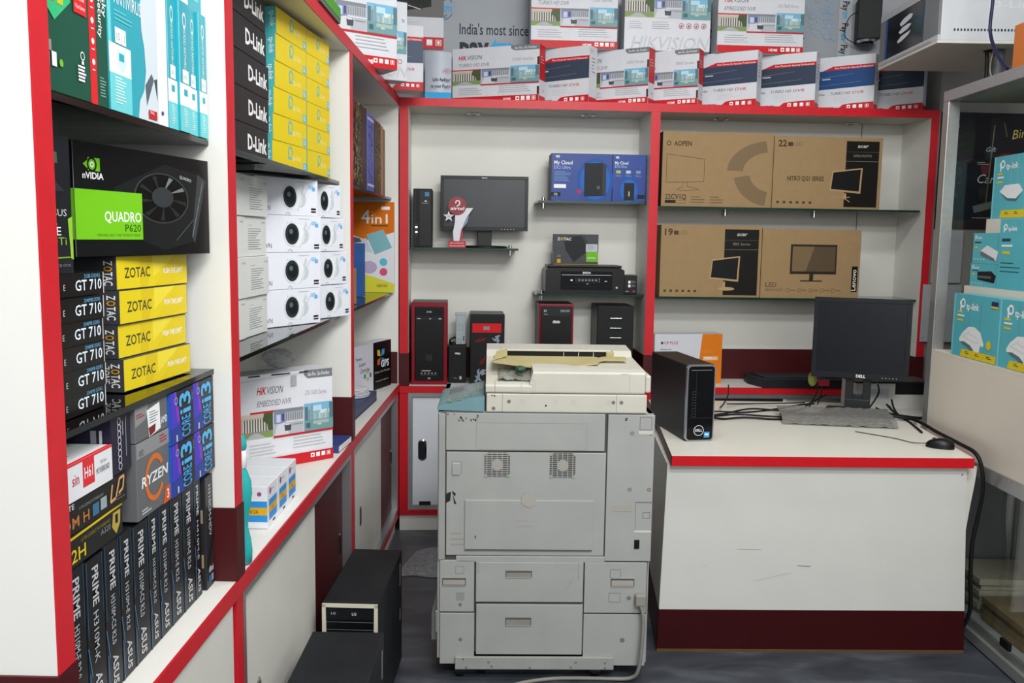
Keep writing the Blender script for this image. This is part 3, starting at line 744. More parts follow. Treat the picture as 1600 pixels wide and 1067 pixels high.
def p_navy(mb, w, D, h):
    f = mb.front(w, h); f.lines(.56, .12, .64, .8, 1, K_GY)
    for i in range(8): f.ring(.4, .1 + i * .11, .09, .3, K_LG)
    f.rect(.7, .06, .74, .75, K_GY)
    g = mb.left(D, h); g.rect(.86, .2, .9, .9, K_GY).rect(.92, .2, .94, .95, K_LG)
carton('motherboard_box', 'dark violet box standing behind the white red box', (-.66, 1.427, zt + .1018), (-.66, 1.501, zt + .1018), .098, .24, M('#211d33', .4, 0, .08), p_navy)
RYZ = M('#67686b', .4, 0, .12, 6)
def p_ryzen(mb, w, D, h):
    f = mb.front(w, h)
    f.rect(0, 0, 1, .2, I('#8e8f92')).text('AMD', .14, .18, .08, K_BK, al='c', w=.14).lines(.7, .04, .95, .16, 3, I('#a03c3c'), .5)
    f.ring(.52, .55, .3, .24, I('#d8702a'), a0=30, a1=330).text('RYZEN', .52, .6, .13, K_W, al='c', w=.8, it=.15, bold=.02)
    f.poly([(.76, 1), (.84, .78), (1, .78), (1, 1)], I('#dc5a24')).text('3', .92, .95, .12, K_W, al='c', bold=.02).lines(.1, .88, .4, .96, 2, K_LG, .5)
carton('processor_box', 'grey processor box with a large orange ring facing the aisle', (-.655, 1.508, zt), (-.655, 1.652, zt), .138, .09, RYZ, p_ryzen)
def p_ryzen2(mb, w, D, h):
    f = mb.front(w, h)
    f.poly([(0, 0), (.4, 0), (.32, .42), (0, .55)], I('#8e8f92')).lines(.04, .2, .3, .34, 2, I('#a03c3c'), .6)
    f.poly([(.34, .2), (.74, .1), (.76, .9), (.4, 1)], K_W).lines(.42, .28, .7, .66, 5, K_GY, .4).poly([(.38, .72), (.6, .68), (.58, .9), (.42, .98)], I('#7c2426')).text('AMD', .97, .78, .2, K_W, al='r', w=.2, bold=.02)
carton('processor_box', 'grey processor box with a white paper sticker above the orange ring box', (-.655, 1.507, zt + .1392), (-.655, 1.65, zt + .1392), .062, .09, RYZ, p_ryzen2)
def p_core(mb, w, D, h):
    f = mb.front(w, h); VI = I('#4a3cc0'); BLU = I('#2f6fd0'); CY = I('#52b6ec')
    f.poly([(0, 0), (.2, 0), (.34, .5), (.3, 1), (0, 1)], VI).line(.22, 0, .3, .6, .006, I('#8c3fd0')).line(.32, .3, .4, 1, .004, I('#9a44c8')).poly([(0, .7), (.4, .66), (.5, 1), (0, 1)], I('#2c3f98'))
    f.ring(.24, .18, .07, .2, K_LG, ry=.07)
    f.text('i3', .84, .49, .46, CY, rot=-90, w=.42, bold=.02).text('CORE', .82, .96, .36, I('#43a4e4'), rot=-90, w=.43, bold=.015)
    f.lines(.9, .1, .96, .3, 5, K_GY, .4).rect(.2, .84, .26, .97, K_LG)
    g = mb.left(D, h); g.rect(0, 0, 1, 1, I('#2a5fc0'))
CORE = M('#161528', .35, 0, .15)
for (a, b, z, nm) in ((1.656, 1.772, zt, 'lower left'), (1.7745, 1.89, zt, 'lower right'), (1.656, 1.772, zt + .101, 'upper left'), (1.7745, 1.89, zt + .101, 'upper right')):
    carton('processor_box', 'violet blue processor box, %s of the block of four' % nm, (-.652, a, z), (-.650, b, z), .0995, .08, CORE, p_core, 'violet blue processor boxes')

# ------------------------------------------------------------ middle bay, top shelf
DL = M('#1f1d1f', .42, 0, .08)
def p_dlink(mb, w, D, h):
    mb.front(w, h).text('D-Link', .5, .7, .42, K_W, w=.46, bold=.03)
for i in range(5):
    o = [0, .012, .016, -.004, -.008][i]
    carton('router_box', 'black router box with white lettering, %s of the stack of five' % ORD[4 - i], (-.708, 2.175 + o, S1 + i * .0882), (-.703, 2.535 + o, S1 + i * .0882), .0872, .18, DL, p_dlink, 'black router boxes in a stack')
def p_tpy(mb, w, D, h):
    f = mb.front(w, h); f.rect(.003, .02, .997, .98, I('#e6cb12', .35)); A = I('#7fb8a4')
    f.ring(.5, .34, .075, .4, A).rect(.43, .3, .47, .62, A).text('tp-link', .55, .62, .26, I('#f0e39a'), w=.27).rect(.88, .62, .99, .94, I('#6db8cc')).lines(.9, .68, .97, .9, 3, K_W, .4)
    g = mb.left(D, h); g.rect(0, 0, 1, 1, I('#4fb3b8')).text('tp-link', .85, .15, .12, K_W, rot=90, w=.6)
TPY = M('#d8c01a', .4, 0, .03)
for c, (ya, yb_, xa, xb) in enumerate(((2.585, 2.855, -.692, -.670), (2.862, 3.085, -.670, -.646))):
    for i in range(6):
        o = (-.012, -.008, -.004, .003, .008, .012)[i] if c == 0 else 0
        carton('router_box', 'yellow router box, %s of the %s column of six' % (ORD[5 - i], ('left', 'right')[c]), (xa - (5 - i) * .002 * (c == 0), ya + o, S1 + i * .0738), (xb, yb_ + o * .4, S1 + i * .0738), .073, .12 if c == 0 else .2, TPY, p_tpy, 'yellow router boxes in two columns')

# ------------------------------------------------------------ middle bay, middle shelf: camera boxes
OFFW = M('#dedfdc', .5, 0, .02)
def p_spec(mb, w, D, h):
    f = mb.front(w, h); f.text('ezviz', .95, .16, .06, I('#c98a8a'), al='r', w=.16).lines(.18, .2, .5, .26, 1, K_LG).lines(.18, .3, .8, .86, 10, K_GY, .22, 6)
    f.line(.0, .99, 1, .99, .001, K_LG)
def p_spec2(mb, w, D, h):
    mb.front(w, h).text('ezviz', .95, .16, .06, I('#c98a8a'), al='r', w=.16)
for i in range(4):
    z = S2 + .0005 + i * .1135 * .985
    carton('camera_box', 'plain off white camera box, %s of the four beside the red post' % ORD[3 - i], (-.748 + (i % 2) * .004, 2.26, z), (-.748 + (i % 2) * .004, 2.452, z), .1108, .19, OFFW, p_spec2, 'off white camera boxes')
    carton('camera_box', 'off white camera box with lines of print, %s of its column' % ORD[3 - i], (-.752 + (i % 2) * .006, 2.456, z), (-.746 + (i % 2) * .006, 2.654, z), .1108, .19, OFFW, p_spec, 'off white printed camera boxes')
CAMW = M('#e6e7f0', .35, 0, .02)
def p_cam(mb, w, D, h):
    f = mb.front(w, h)
    f.text('EZVIZ', .04, .13, .06, K_GY, w=.09).rect(.0, .07, .015, .12, K_RED)
    f.line(.46, .16, .5, .44, .003, K_LG).line(.64, .8, .76, .16, .004, K_LG).line(.83, .2, .74, .55, .003, K_LG)
    f.ell(.7, .55, .1, I('#c4cdd2'), ry=.22).ell(.6, .53, .13, I('#e9eaec'), ry=.32).ell(.53, .5, .125, I('#d5dcde'), ry=.34).ell(.535, .5, .105, I('#2b3135'), ry=.29).ell(.54, .5, .075, I('#1a1e22'), ry=.2).ell(.52, .43, .03, I('#59666c'), ry=.07).line(.66, .86, .77, .22, .004, I('#cfd3d6'))
    f.rect(.84, .14, .92, .24, I('#9fcbe8')).rect(.9, .2, .95, .3, I('#6aaede')).text('C3WN', .03, .88, .13, K_GY, w=.2)
    f.rect(.88, .78, .96, .83, K_BK).rect(.88, .86, .96, .9, K_BK).lines(.64, .07, .92, .11, 1, K_LG).ring(.5, 1.0, .04, .25, K_LG, a0=0, a1=180, n=10)
for i in range(4):
    z = S2 + .0005 + i * .1153
    a, b = (-.789, 2.691), (-.652, 2.944)
    s = (.0, .002, .004, -.004)[i]
    carton('camera_box', 'white camera box with round camera picture, %s of the left column of four' % ORD[3 - i], (*a, z), (b[0] + s, b[1] + s, z), .1145, .118, CAMW, p_cam, 'white camera boxes, left column')
    carton('camera_box', 'white camera box with round camera picture, %s of the right column of four' % ORD[3 - i], (-.714, 2.996, z - (.008 * i if 0 else 0)), (-.606 - .008 * i, 3.222 - .012 * i, z), .1125, .072, CAMW, p_cam, 'white camera boxes, right column')

# ------------------------------------------------------------ middle bay, counter
def p_nvr(mb, w, D, h):
    f = mb.front(w, h)
    hik_front(f, 'EMBEDDED NVR', 'DS-7600 Series', hdmi=False, x0=.1)
    f.rect(.53, .04, .59, .15, I('#a9abae')).line(.0, .06, 1, .0, .001, K_GY)
    for i, (x0, x1) in enumerate(((.08, .2), (.32, .52), (.62, .72))): f.rect(x0, .005, x1, .018, K_BK)
NV = carton('recorder_box', 'large white and red recorder box with three photographs standing on the counter', (-.872, 2.777, S3), (-.629, 3.009, S3), .312, .1, M('#dedee4', .45, 0, .03), p_nvr)
mb = MB()
rr = random.Random(2)
mb.grid(lambda a, b: (-.80 + .06 * math.cos(2 * PI * a) * math.sin(PI * b) * rr.uniform(.7, 1.15), 2.97 + .055 * math.sin(2 * PI * a) * math.sin(PI * b) * rr.uniform(.7, 1.15), S3 + .3135 + .033 + .033 * -math.cos(PI * b)), 14, 9, WRAP, False)
tag(mb.build('plastic_bag'), 'crumpled clear plastic bag lying on top of the large recorder box', 'bag')
TON = M('#e3e4ea', .4, 0, .02)
def p_toner(mb, w, D, h):
    BLU, OR = I('#2f8fd8'), I('#d9a81c')
    for f in (mb.front(w, h), mb.left(D, h)):
        if f.w > .2:
            f.rect(.72, .35, 1, .84, BLU).rect(.72, .5, 1, .68, OR).text('Q2612A', .86, .64, .09, K_BK, w=.12, al='c').ell(.93, .18, .02, I('#9a4a80'))
            f.rect(0, .35, .72, .84, BLU).rect(0, .5, .72, .68, OR)
        else:
            f.ell(.3, .16, .09, I('#9a4a80')).lines(.42, .14, .8, .2, 1, K_GY).rect(.02 if 0 else .16, .35, .9, .84, BLU).rect(.16, .5, .9, .66, OR).text('12A', .5, .63, .08, K_BK, al='c').rect(.5, .9, .72, .95, K_BK)
for i in range(3):
    carton('toner_box', 'white toner box with blue and amber band, %s of three on the counter' % ['nearest', 'middle', 'farthest'][i], (-.64, 2.246 + i * .101, S3), (-.64, 2.345 + i * .101, S3), .112, .29, TON, p_toner, 'toner boxes on the counter')
v = thing('spray_bottle', 'turquoise waisted bottle with white neck ring beside the red post', 'bottle', (-.6285, 2.0, S3))
mb = MB(); mb.lathe((0, 0, 0), [(.014, 0), (.0205, .004), (.022, .03), (.019, .06), (.0135, .085), (.013, .10), (.019, .135), (.0235, .165), (.022, .195), (.014, .218), (.010, .226)], M('#2ba5a5', .2, 0, .05), 24); mb.build('body', v)
mb = MB(); mb.lathe((0, 0, 0), [(.0105, .2265), (.0125, .228), (.0125, .262), (.011, .268)], K_W, 24); mb.build('neck_ring', v)
mb = MB(); mb.lathe((0, 0, 0), [(.0105, .2685), (.0135, .274), (.013, .292), (.006, .304)], M('#2ba5a5', .2, 0, .05), 24); mb.build('cap', v)
mb = MB(); mb.bx(0, .085, 0, .17, 0, .026, M('#33437e', .45, 0, .1)); mb.bx(.083, .0855, .004, .166, .003, .023, K_W)
tag(mb.build('notebook', None, (-.705, 3.075, S3), -.08, .002), 'blue notebook lying on the counter behind the recorder box', 'notebook')

# ------------------------------------------------------------ far left bay
def p_book(kind):
    def g(mb, w, D, h):
        f = mb.front(w, h)
        if kind == 'ornate':
            r = random.Random(9)
            for i in range(150):
                cx, cy = r.uniform(.06, .94), r.uniform(.02, .98)
                f.ring(cx, cy, r.uniform(.03, .06), .35, I(r.choice(['#9a7a48', '#7a5f36', '#b39256'])), a0=r.uniform(0, 180), a1=r.uniform(200, 400), n=8)
        elif kind == 'gold':
            r = random.Random(5)
            for i in range(120): f.rect(*(lambda x, y: (x, y, x + .12, y + .012))(r.uniform(.02, .84), r.uniform(.01, .97)), I(r.choice(['#8a734c', '#6b5a3c', '#a48a5c'])))
        elif kind == 'blue':
            f.rect(.0, .05, 1, .08, I('#c3c6e8')).rect(0, .9, 1, .93, I('#c3c6e8')); r = random.Random(3)
            for i in range(60): f.rect(*(lambda x, y: (x, y, x + .2, y + .01))(r.uniform(.02, .7), r.uniform(.12, .86)), I(r.choice(['#6f78c4', '#4b53a6'])))
        elif kind == 'paper':
            f.lines(.1, .05, .95, .95, 14, K_LG, .2, 4)
    return g
books = [('white sheaf of papers at the near end of the book row', 3.38, 3.535, .25, '#dcdcda', 'paper'), ('tall black album with gold scrollwork in the book row', 3.54, 3.79, .338, '#17120d', 'ornate'), ('plain dark brown ledger beside the scrollwork album', 3.793, 3.925, .345, '#35231f', ''),
         ('blue patterned account book in the book row', 3.94, 4.115, .335, '#5961b4', 'blue'), ('thin dark brown book right of the blue one', 4.118, 4.16, .332, '#3d2b28', ''), ('brown gold flecked account book in the book row', 4.165, 4.32, .33, '#54452f', 'gold'),
         ('tan account book near the end of the row', 4.325, 4.39, .325, '#a98862', ''), ('thin brown book last at the far end of the row', 4.393, 4.45, .318, '#8a674a', '')]
for lab, a, b, h, c, k in books:
    carton('book', lab, (-.662, a, S1), (-.662, b, S1), h, .22, M(c, .5, 0, .08), p_book(k), 'books on the far left shelf', 'book')
# laptop skin packet standing against the end panel
def p_skin(mb, w, D, h):
    f = mb.front(w, h); OR = I('#d8701c', .25)
    f.rect(0, 0, 1, .42, OR).poly([(0, .36), (.35, .42), (1, .33), (1, .44), (0, .44)], I('#dfe3ea')).rect(0, .44, 1, 1, I('#dfe0e4')).poly([(0, .86), (.35, .8), (1, .9), (1, 1), (0, 1)], I('#d8d23c'))
    f.ring(.42, .2, .2, .12, I('#e88f2c'), a0=20, a1=160).text('4', .24, .235, .14, K_W, w=.2, bold=.012).text('in1', .47, .235, .10, I('#f2ead8'), w=.38, bold=.012).rect(.47, .25, .86, .268, I('#7a4a1c')).rect(.7, .05, .9, .085, K_W)
    f.poly([(.35, .36), (.75, .3), (.95, .5), (.55, .58)], I('#7fb2bc')).poly([(.05, .42), (.35, .4), (.5, .56), (.1, .52)], I('#c5ccd8')).poly([(.0, .38), (.2, .4), (.25, .44), (0, .46)], I('#59626e'))
    f.ell(.75, .66, .09, I('#5cb8d8')).ell(.75, .77, .09, I('#d8507a')).ell(.42, .72, .18, I('#b8a8c8'), ry=.07).rect(.58, .9, .85, .94, I('#c5bf3a')).text('SIZE 15.6', .6, .935, .02, K_BK, w=.23)
carton('laptop_skin_packet', 'orange and yellow laptop skin packet standing against the end panel', (-0.848, 4.545, 1.258), (-0.630, 4.545, 1.261), .455, .02, M('#d9dadf', .2, 0, .03), p_skin, None, 'packet', z=S2 + .0005)
carton('box', 'small blue glossy box standing on the lower far left shelf', (-.85, 4.15, S2 + .0005), (-.725, 4.24, S2 + .0005), .25, .05, M('#2a5390', .2, 0, .1), None)
carton('box', 'small brown carton in front of the blue glossy box', (-.80, 3.72, S2 + .0005), (-.678, 3.75, S2 + .0005), .15, .1, M('#8c6844', .6, 0, .06), None)
BB = tag(carton('device_box', 'flat navy blue box lying on the far left counter', (-.668, 3.60, S3), (-.650, 4.10, S3), .045, .17, M('#2c3c66', .4, 0, .05), lambda mb, w, D, h: mb.front(w, h).rect(.0, .8, 1, 1, I('#1b2545')), None), 'flat navy blue box lying on the far left counter', 'box')
mb = MB()
for i in range(7):
    mb.lathe((.002 * (i % 3), .003 * (i % 2), 0), [(.03, i * .0055), (.078, i * .0055 + .001), (.083, i * .0055 + .004), (.081, i * .0055 + .005), (.03, i * .0055 + .003)], M('#dddde2', .4, 0, .02), 28)
tag(mb.build('paper_plates', None, (-.742, 3.94, S3 + .0455)), 'stack of white paper plates on the flat navy box', 'plates')
def p_gps(mb, w, D, h):
    f = mb.front(w, h); f.rect(.52, 0, 1, 1, I('#0b0b0c'))
    cx, cy = .72, .33
    for a, c in ((45, '#3fa0dc'), (135, '#e8b23c'), (225, '#d85a2c'), (315, '#3c78c8')):
        q = math.radians(a); p = lambda r, t: (cx + r * math.cos(q + t) * .12, cy - r * math.sin(q + t) * .2)
        f.poly([p(.1, 0), p(.8, .5), p(1.15, 0), p(.8, -.5)], I(c))
    f.text('GPS', .72, .55, .14, K_W, w=.22, bold=.03).text('Enhance Your Precision', .56, .66, .045, K_LG, w=.4, it=.2).text('www.gpscartridge.com', .58, .84, .03, K_LG, w=.34)
    f.text('Power', .08, .3, .08, I('#4a5678'), w=.16).text('Lasers', .16, .42, .08, I('#4a5678'), w=.16).text('Cartridge', .18, .56, .09, I('#4a5678'), w=.24, it=.1)
    for i in range(6): f.rect(.28 + (i % 3) * .07, .6 + (i // 3) * .09 - (i % 2) * .06, .33 + (i % 3) * .07, .66 + (i // 3) * .09 - (i % 2) * .06, I(['#3c9ab0', '#d0b83c', '#4a78b0'][i % 3]))
carton('cartridge_box', 'white and black cartridge box with four petal emblem in the left corner', (-.772, 4.15, S3), (-.647, 4.545, S3), .236, .07, M('#d5d6e0', .45, 0, .03), p_gps)

# ------------------------------------------------------------ recorder boxes standing on top of the back unit
TOPZ = 2.2405
WBOX = M('#d3d4da', .5, 0, .03)
def echelon(name, label, px_b, w, D, turn, prt, base=WBOX, h=.28):
    """front right corner given near the unit's front edge; front turned to the left by turn"""
    a = (px_b[0] - w * math.cos(turn), px_b[1] - w * math.sin(turn), TOPZ)
    return carton(name, label, a, (px_b[0], px_b[1], TOPZ), h, D, base, prt, 'recorder boxes on top of the back shelves')
def p_hk(title, series, red_side=True):
    def g(mb, w, D, h):
        hik_front(mb.front(w, h), title, series)
        f = mb.right(w, D, h)
        f.rect(0, 0, 1, .62, K_RED).rect(0, .9, 1, 1, K_RED).lines(.2, .2, .8, .35, 3, I('#dba0a4'), .3).text('TURBO', .8, .82, .04, K_GY, al='r', w=.3)
        mb.front(w, h).rect(.975, .22, 1, .36, I('#4a3a38')).rect(.975, .74, 1, .88, I('#4a2a2c'))
    return g
def p_sl(tone):
    def g(mb, w, D, h):
        slate_front(mb.front(w, h), tone)
        slate_side(mb.right(w, D, h))
    return g
echelon('recorder_box', 'wide white recorder box with three photographs, first on the lower row', (0.089, 4.645, 2.232), .482, .09, -.36, p_hk('TURBO HD DVR', '7200 Series'))
echelon('recorder_box', 'slate banded recorder box between the wide box and the 7200 series box', (0.341, 4.662, 2.238), .36, .095, -.50, p_sl('#3c4658'))
echelon('recorder_box', 'white photograph recorder box marked 7200 beside the first slate box', (0.645, 4.683, 2.245), .40, .085, -.50, p_hk('TURBO HD DVR', '7200 Series'))
echelon('recorder_box', 'white photograph recorder box marked 7800 above the middle red post', (0.902, 4.700, 2.242), .40, .085, -.46, p_hk('TURBO HD DVR', '7800 Series'))
echelon('recorder_box', 'slate banded recorder box just right of the box marked 7800', (1.205, 4.721, 2.242), .36, .09, -.50, p_sl('#39435a'))
echelon('recorder_box', 'slate banded recorder box in the middle of three right of the 7800 box', (1.511, 4.741, 2.240), .36, .09, -.52, p_sl('#353f52'))
echelon('recorder_box', 'blue banded recorder box touching the wall rack', (1.822, 4.762, 2.240), .35, .09, -.58, p_sl('#24487c'))
echelon('recorder_box', 'slate banded recorder box at the right end below the wall rack', (2.084, 4.780, 2.240), .34, .09, -.58, p_sl('#2b3648'))
Z2 = TOPZ + .2815
def p_plainhk(mb, w, D, h):
    f = mb.front(w, h)
    f.text('TURBO HD DVR', .07, .04, .05, K_RED, w=.5, it=.15, bold=.02).text('7200 Series', .95, .06, .03, K_GY, al='r', w=.2)
    photo_building(f, 0, .12, .34, .45); photo_office(f, .345, .12, .68, .46); photo_skyline(f, .66, .12, 1, .47)
    f.lines(.06, .52, .24, .66, 4, K_LG, .25, 3).lines(.32, .52, .54, .66, 4, K_LG, .25, 5)
    for i in range(4): f.ring(.66 + i * .087, .58, .03, .16, I('#b04a50'), n=16).rect(.65 + i * .087, .57, .67 + i * .087, .6, I('#b04a50'))
    f.text('HIKVISION', .08, .97, .2, K_LG, w=.88, it=.25)
Z2A, Z2B = ((0.052, 0.090, 2.550)[0], (0.495, 0.090, 2.549)[0]), None
def toprow(label, u0, u1, prt, h=.32):
    a = bw(u0, .10, Z2); b = bw(u1, .10, Z2)
    return carton('recorder_box', label, a, b, h, .11, WBOX, prt, 'recorder boxes in the upper row')
def p_hk_front(title, series): return lambda mb, w, D, h: hik_front(mb.front(w, h), title, series)
toprow('left one of the upper recorder boxes with red foot band', (0.051, 0.100, 2.552)[0], (0.496, 0.100, 2.552)[0], p_hk_front('TURBO HD DVR', '7200 Series'))
toprow('middle one of the upper recorder boxes with large grey lettering', (0.533, 0.100, 2.549)[0], (0.981, 0.100, 2.555)[0], p_plainhk, .30)
toprow('right one of the upper recorder boxes with red foot band', (1.019, 0.100, 2.556)[0], (1.474, 0.100, 2.555)[0], p_hk_front('EMBEDDED NVR', 'DS-7600 Series'))

# stack over the left corner
def corner_box(label, B, w, h, D, prt, rot, z=TOPZ, name='recorder_box'):
    a = (B[0] - w * math.cos(rot), B[1] - w * math.sin(rot), z)
    return carton(name, label, a, (B[0], B[1], z), h, D, WBOX, prt, 'recorder boxes over the left corner')
corner_box('near recorder box jutting over the left corner with photographs and red foot', (-0.525, 3.867, 2.241), .42, .40, .13, p_hk_front('TURBO HD DVR', '7200 Series'), .62)
def p_beta(mb, w, D, h):
    f = mb.front(w, h); f.lines(.2, .3, .9, .34, 1, K_GY).text('N', .93, .27, .05, K_BK, w=.03); photo_skyline(f, .7, .38, .99, .66)
    f.text('HIKVISION', .1, .95, .14, K_LG, w=.88, it=.2).ring(.9, .76, .03, .2, I('#b04a50')).rect(.6, .0, 1, .012, K_BK)
corner_box('white recorder box half hidden behind the near corner box', (-0.514, 4.130, 2.241), .34, .345, .10, p_beta, .45)
corner_box('slate banded recorder box third in the corner stack', (-0.470, 4.391, 2.241), .28, .30, .12, p_sl('#475269'), .30)
def p_delta(mb, w, D, h):
    f = mb.front(w, h); f.rect(0, 0, 1, .46, I('#6d6b69')).poly([(.3, .12), (.78, .0), (.78, .28), (.3, .36)], I('#141415')).poly([(.12, .06), (.56, .28), (.62, .2), (.62, .34), (.12, .2)], I('#1e1e20')).line(.13, .2, .6, .33, .003, K_W)
    f.lines(.1, .5, .6, .75, 5, K_LG, .3).rect(0, .8, 1, 1, K_RED); icons(f, .38, .84, 4, .1, K_W, gap=1.6)
dz = TOPZ + .302
corner_box('recorder box with black device picture on top of the corner stack', (-0.419, 4.925, 2.543), .30, .30, .10, p_delta, .12, dz)
mb = MB(); mb.bx(0, .2, 0, .3, 0, .05, M('#6a6d66', .5, 0, .1)); mb.bx(.2, .2015, 0, .3, .012, .05, I('#4c9a2c'))
tag(mb.build('box', None, (-.80, 2.75, TOPZ), 0, .001), 'flat grey green box on top of the left shelves at the picture top', 'box')

# posters on the wall above
def sheet_thing(name, label, cat, u0, u1, v, z0, z1, base, prt, th=.002):
    a = bw(u0, v, z0)
    mb = MB(); mb.bx(0, u1 - u0, 0, th, 0, z1 - z0, base)
    prt(mb.front(u1 - u0, z1 - z0), u1 - u0, z1 - z0)
    return tag(mb.build(name, None, a, BR), label, cat)
POST = M('#9da1a7', .5, 0, .03, 3)
def poster_prt(f, W, H):
    fx = lambda u: (u + .50) / W
    fz = lambda z: (3.0 - z) / H
    NAVY, CYAN = I('#14182c'), I('#2f9fd8')
    p0 = (-0.314, 0.325, 2.626); p1 = (0.077, 0.325, 2.637)
    f.text("India's most sincere", fx(p0[0]), fz(p0[2]), .055 / H, NAVY, w=(p1[0] - p0[0]) * 1.06 / W, bold=.01)
    q0 = (-0.313, 0.325, 2.510); q1 = (-0.155, 0.325, 2.514); q2 = (-0.032, 0.325, 2.517); q3 = (1.074, 0.325, 2.641); q4 = (1.570, 0.325, 2.654)
    f.text('pay', fx(q0[0]), fz(q0[2]), .105 / H, NAVY, w=(q1[0] - q0[0]) / W, bold=.04).text('tm', fx(q1[0] + .01), fz(q0[2]), .105 / H, CYAN, w=(q2[0] - q1[0]) / W, bold=.04)
    f.text('Payments', fx(q2[0] + .02), fz(q0[2]), .07 / H, CYAN, w=.36 / W)
    f.text('Bank', fx(q4[0]), fz(q4[2]), .075 / H, NAVY, al='r', w=.26 / W, bold=.02).text('your', fx(q3[0]), fz(q3[2]), .075 / H, NAVY, al='r', w=.2 / W, bold=.02)
    c = (-0.410, 0.325, 2.758)
    f.ring(fx(c[0]), fz(c[2]), .065 / W, .08, I('#2c4f86')).ring(fx(c[0]), fz(c[2]), .062 / W, .05, CYAN)
    f.rect(fx(c[0] - .08), fz(c[2] + .03), fx(c[0] + .08), fz(c[2] - .03), I('#9a9fa6')).text('paytm', fx(c[0]), fz(c[2] - .018), .04 / H, CYAN, al='c', w=.11 / W, bold=.02)
    f.text('POINT', fx(c[0]), fz(c[2] - .054), .018 / H, NAVY, al='c', w=.06 / W).text('KYC', fx(c[0]), fz(c[2] + .038), .018 / H, NAVY, al='c', w=.04 / W)
    # swirls and the repeated strip at the right
    s0 = (1.581, 0.325, 2.722); s1 = (1.752, 0.325, 2.727); s2 = (1.806, 0.325, 2.729)
    r = random.Random(8)
    for i in range(70):
        x = fx(r.uniform(s0[0] - .02, s1[0] - .02)); y = fz(r.uniform(2.66, 2.98))
        f.ring(x, y, r.uniform(.015, .03) / W, .16, I('#93afc4'), a0=r.uniform(0, 200), a1=r.uniform(220, 400), n=10)
    f.rect(fx(s1[0]), 0, fx(s2[0] + .02), 1, I('#aeb2b6'))
    for i in range(5):
        z = 3.0 - .03 - i * .115
        f.text('Pay', fx(s1[0] + .02), fz(z), .035 / W, NAVY, rot=90, w=.05 / H, bold=.02).text('tm', fx(s1[0] + .02), fz(z - .053), .035 / W, CYAN, rot=90, w=.035 / H, bold=.02)
sheet_thing('poster', 'pale grey payment poster with dark lettering on the wall above the shelves', 'poster', -.50, 1.93, .329, 2.245, 3.0, POST, poster_prt)
# curled leaflet
lf = MB()
l0 = (-0.486, 0.050, 2.257); l1 = (-0.353, 0.050, 2.260)
Wl = l1[0] - l0[0]
def curl(a, b):
    return (Wl * a, -.025 * math.sin(PI * a) - .05 * (1 - b) * 0 + .03 * b, .24 * b + .0 - .03 * (1 - a) * b * 0)
lf.sheet(curl, 12, 6, (0, -.0012, 0), M('#b9bec8', .4, 0, .04, 8))
fl = Face(lf, (0.0, -.0275, 0.0), (1, 0, 0), (0, .12, .993), Wl, .24)
fl.rect(.0, .86, 1, .985, I('#2f9fd8')).text('Link Aadhaar', .3, .62, .07, I('#2a3560'), w=.68, bold=.01).text('to your Paytm', .22, .76, .07, I('#2a3560'), w=.76, bold=.01)
for i in range(4): fl.ring(.86, .46, .06 + i * .05, .2 / (1 + i), I('#b04050'), a0=20, a1=170, n=14)
tag(lf.build('leaflet', None, bw(l0[0], .062, TOPZ + .001), BR), 'curled pale leaflet with a blue foot beside the wide recorder box', 'leaflet')

# ------------------------------------------------------------ left bay of the back unit
def at_b(u, v, z): return bw(u, v, z)
def box_b(mb, *a): mb.bx(*a)
# slim tower
def tower(name, label, u0, u1, v, z0, h, D, front_fn, body=BLACK, bevel=.004, chamfer=False):
    r = thing(name, label, 'computer tower', bw((u0 + u1) / 2, v, z0), BR)
    w = u1 - u0
    mb = MB(); mb.bx(-w / 2, w / 2, .012, D, 0, h, body); mb.build('case', r, bevel=bevel)
    front_fn(r, w, h)
    return r
def fr_slim(r, w, h):
    mb = MB(); mb.bx(-w / 2, w / 2, 0, .0118, 0, h, BLACK_M)
    f = Face(mb, (-w / 2, 0, 0), (1, 0, 0), (0, 0, 1), w, h)
    f.rect(.34, .03, .92, .97, BLACK).rect(.62, .06, .84, .13, I('#4a86b8')).rect(.6, .2, .72, .225, K_LG).rect(.46, .242, .8, .252, K_GY)
    f.line(.1, .05, .1, .95, .004, I('#2e2f33')); mb.build('front_panel', r, bevel=.002)
    mb = MB()
    for i in range(5): mb.bx(-w / 2 + .01, -w / 2 + .022, -.0012, -.0002, .06 + i * .013, .068 + i * .013, CHROME if i % 2 else GREY_D)
    mb.build('port_row', r)
tower('slim_tower', 'slim black tower on the short glass shelf left of the small monitor', -.545, -.448, .07, 1.4945, .30, .2, fr_slim)

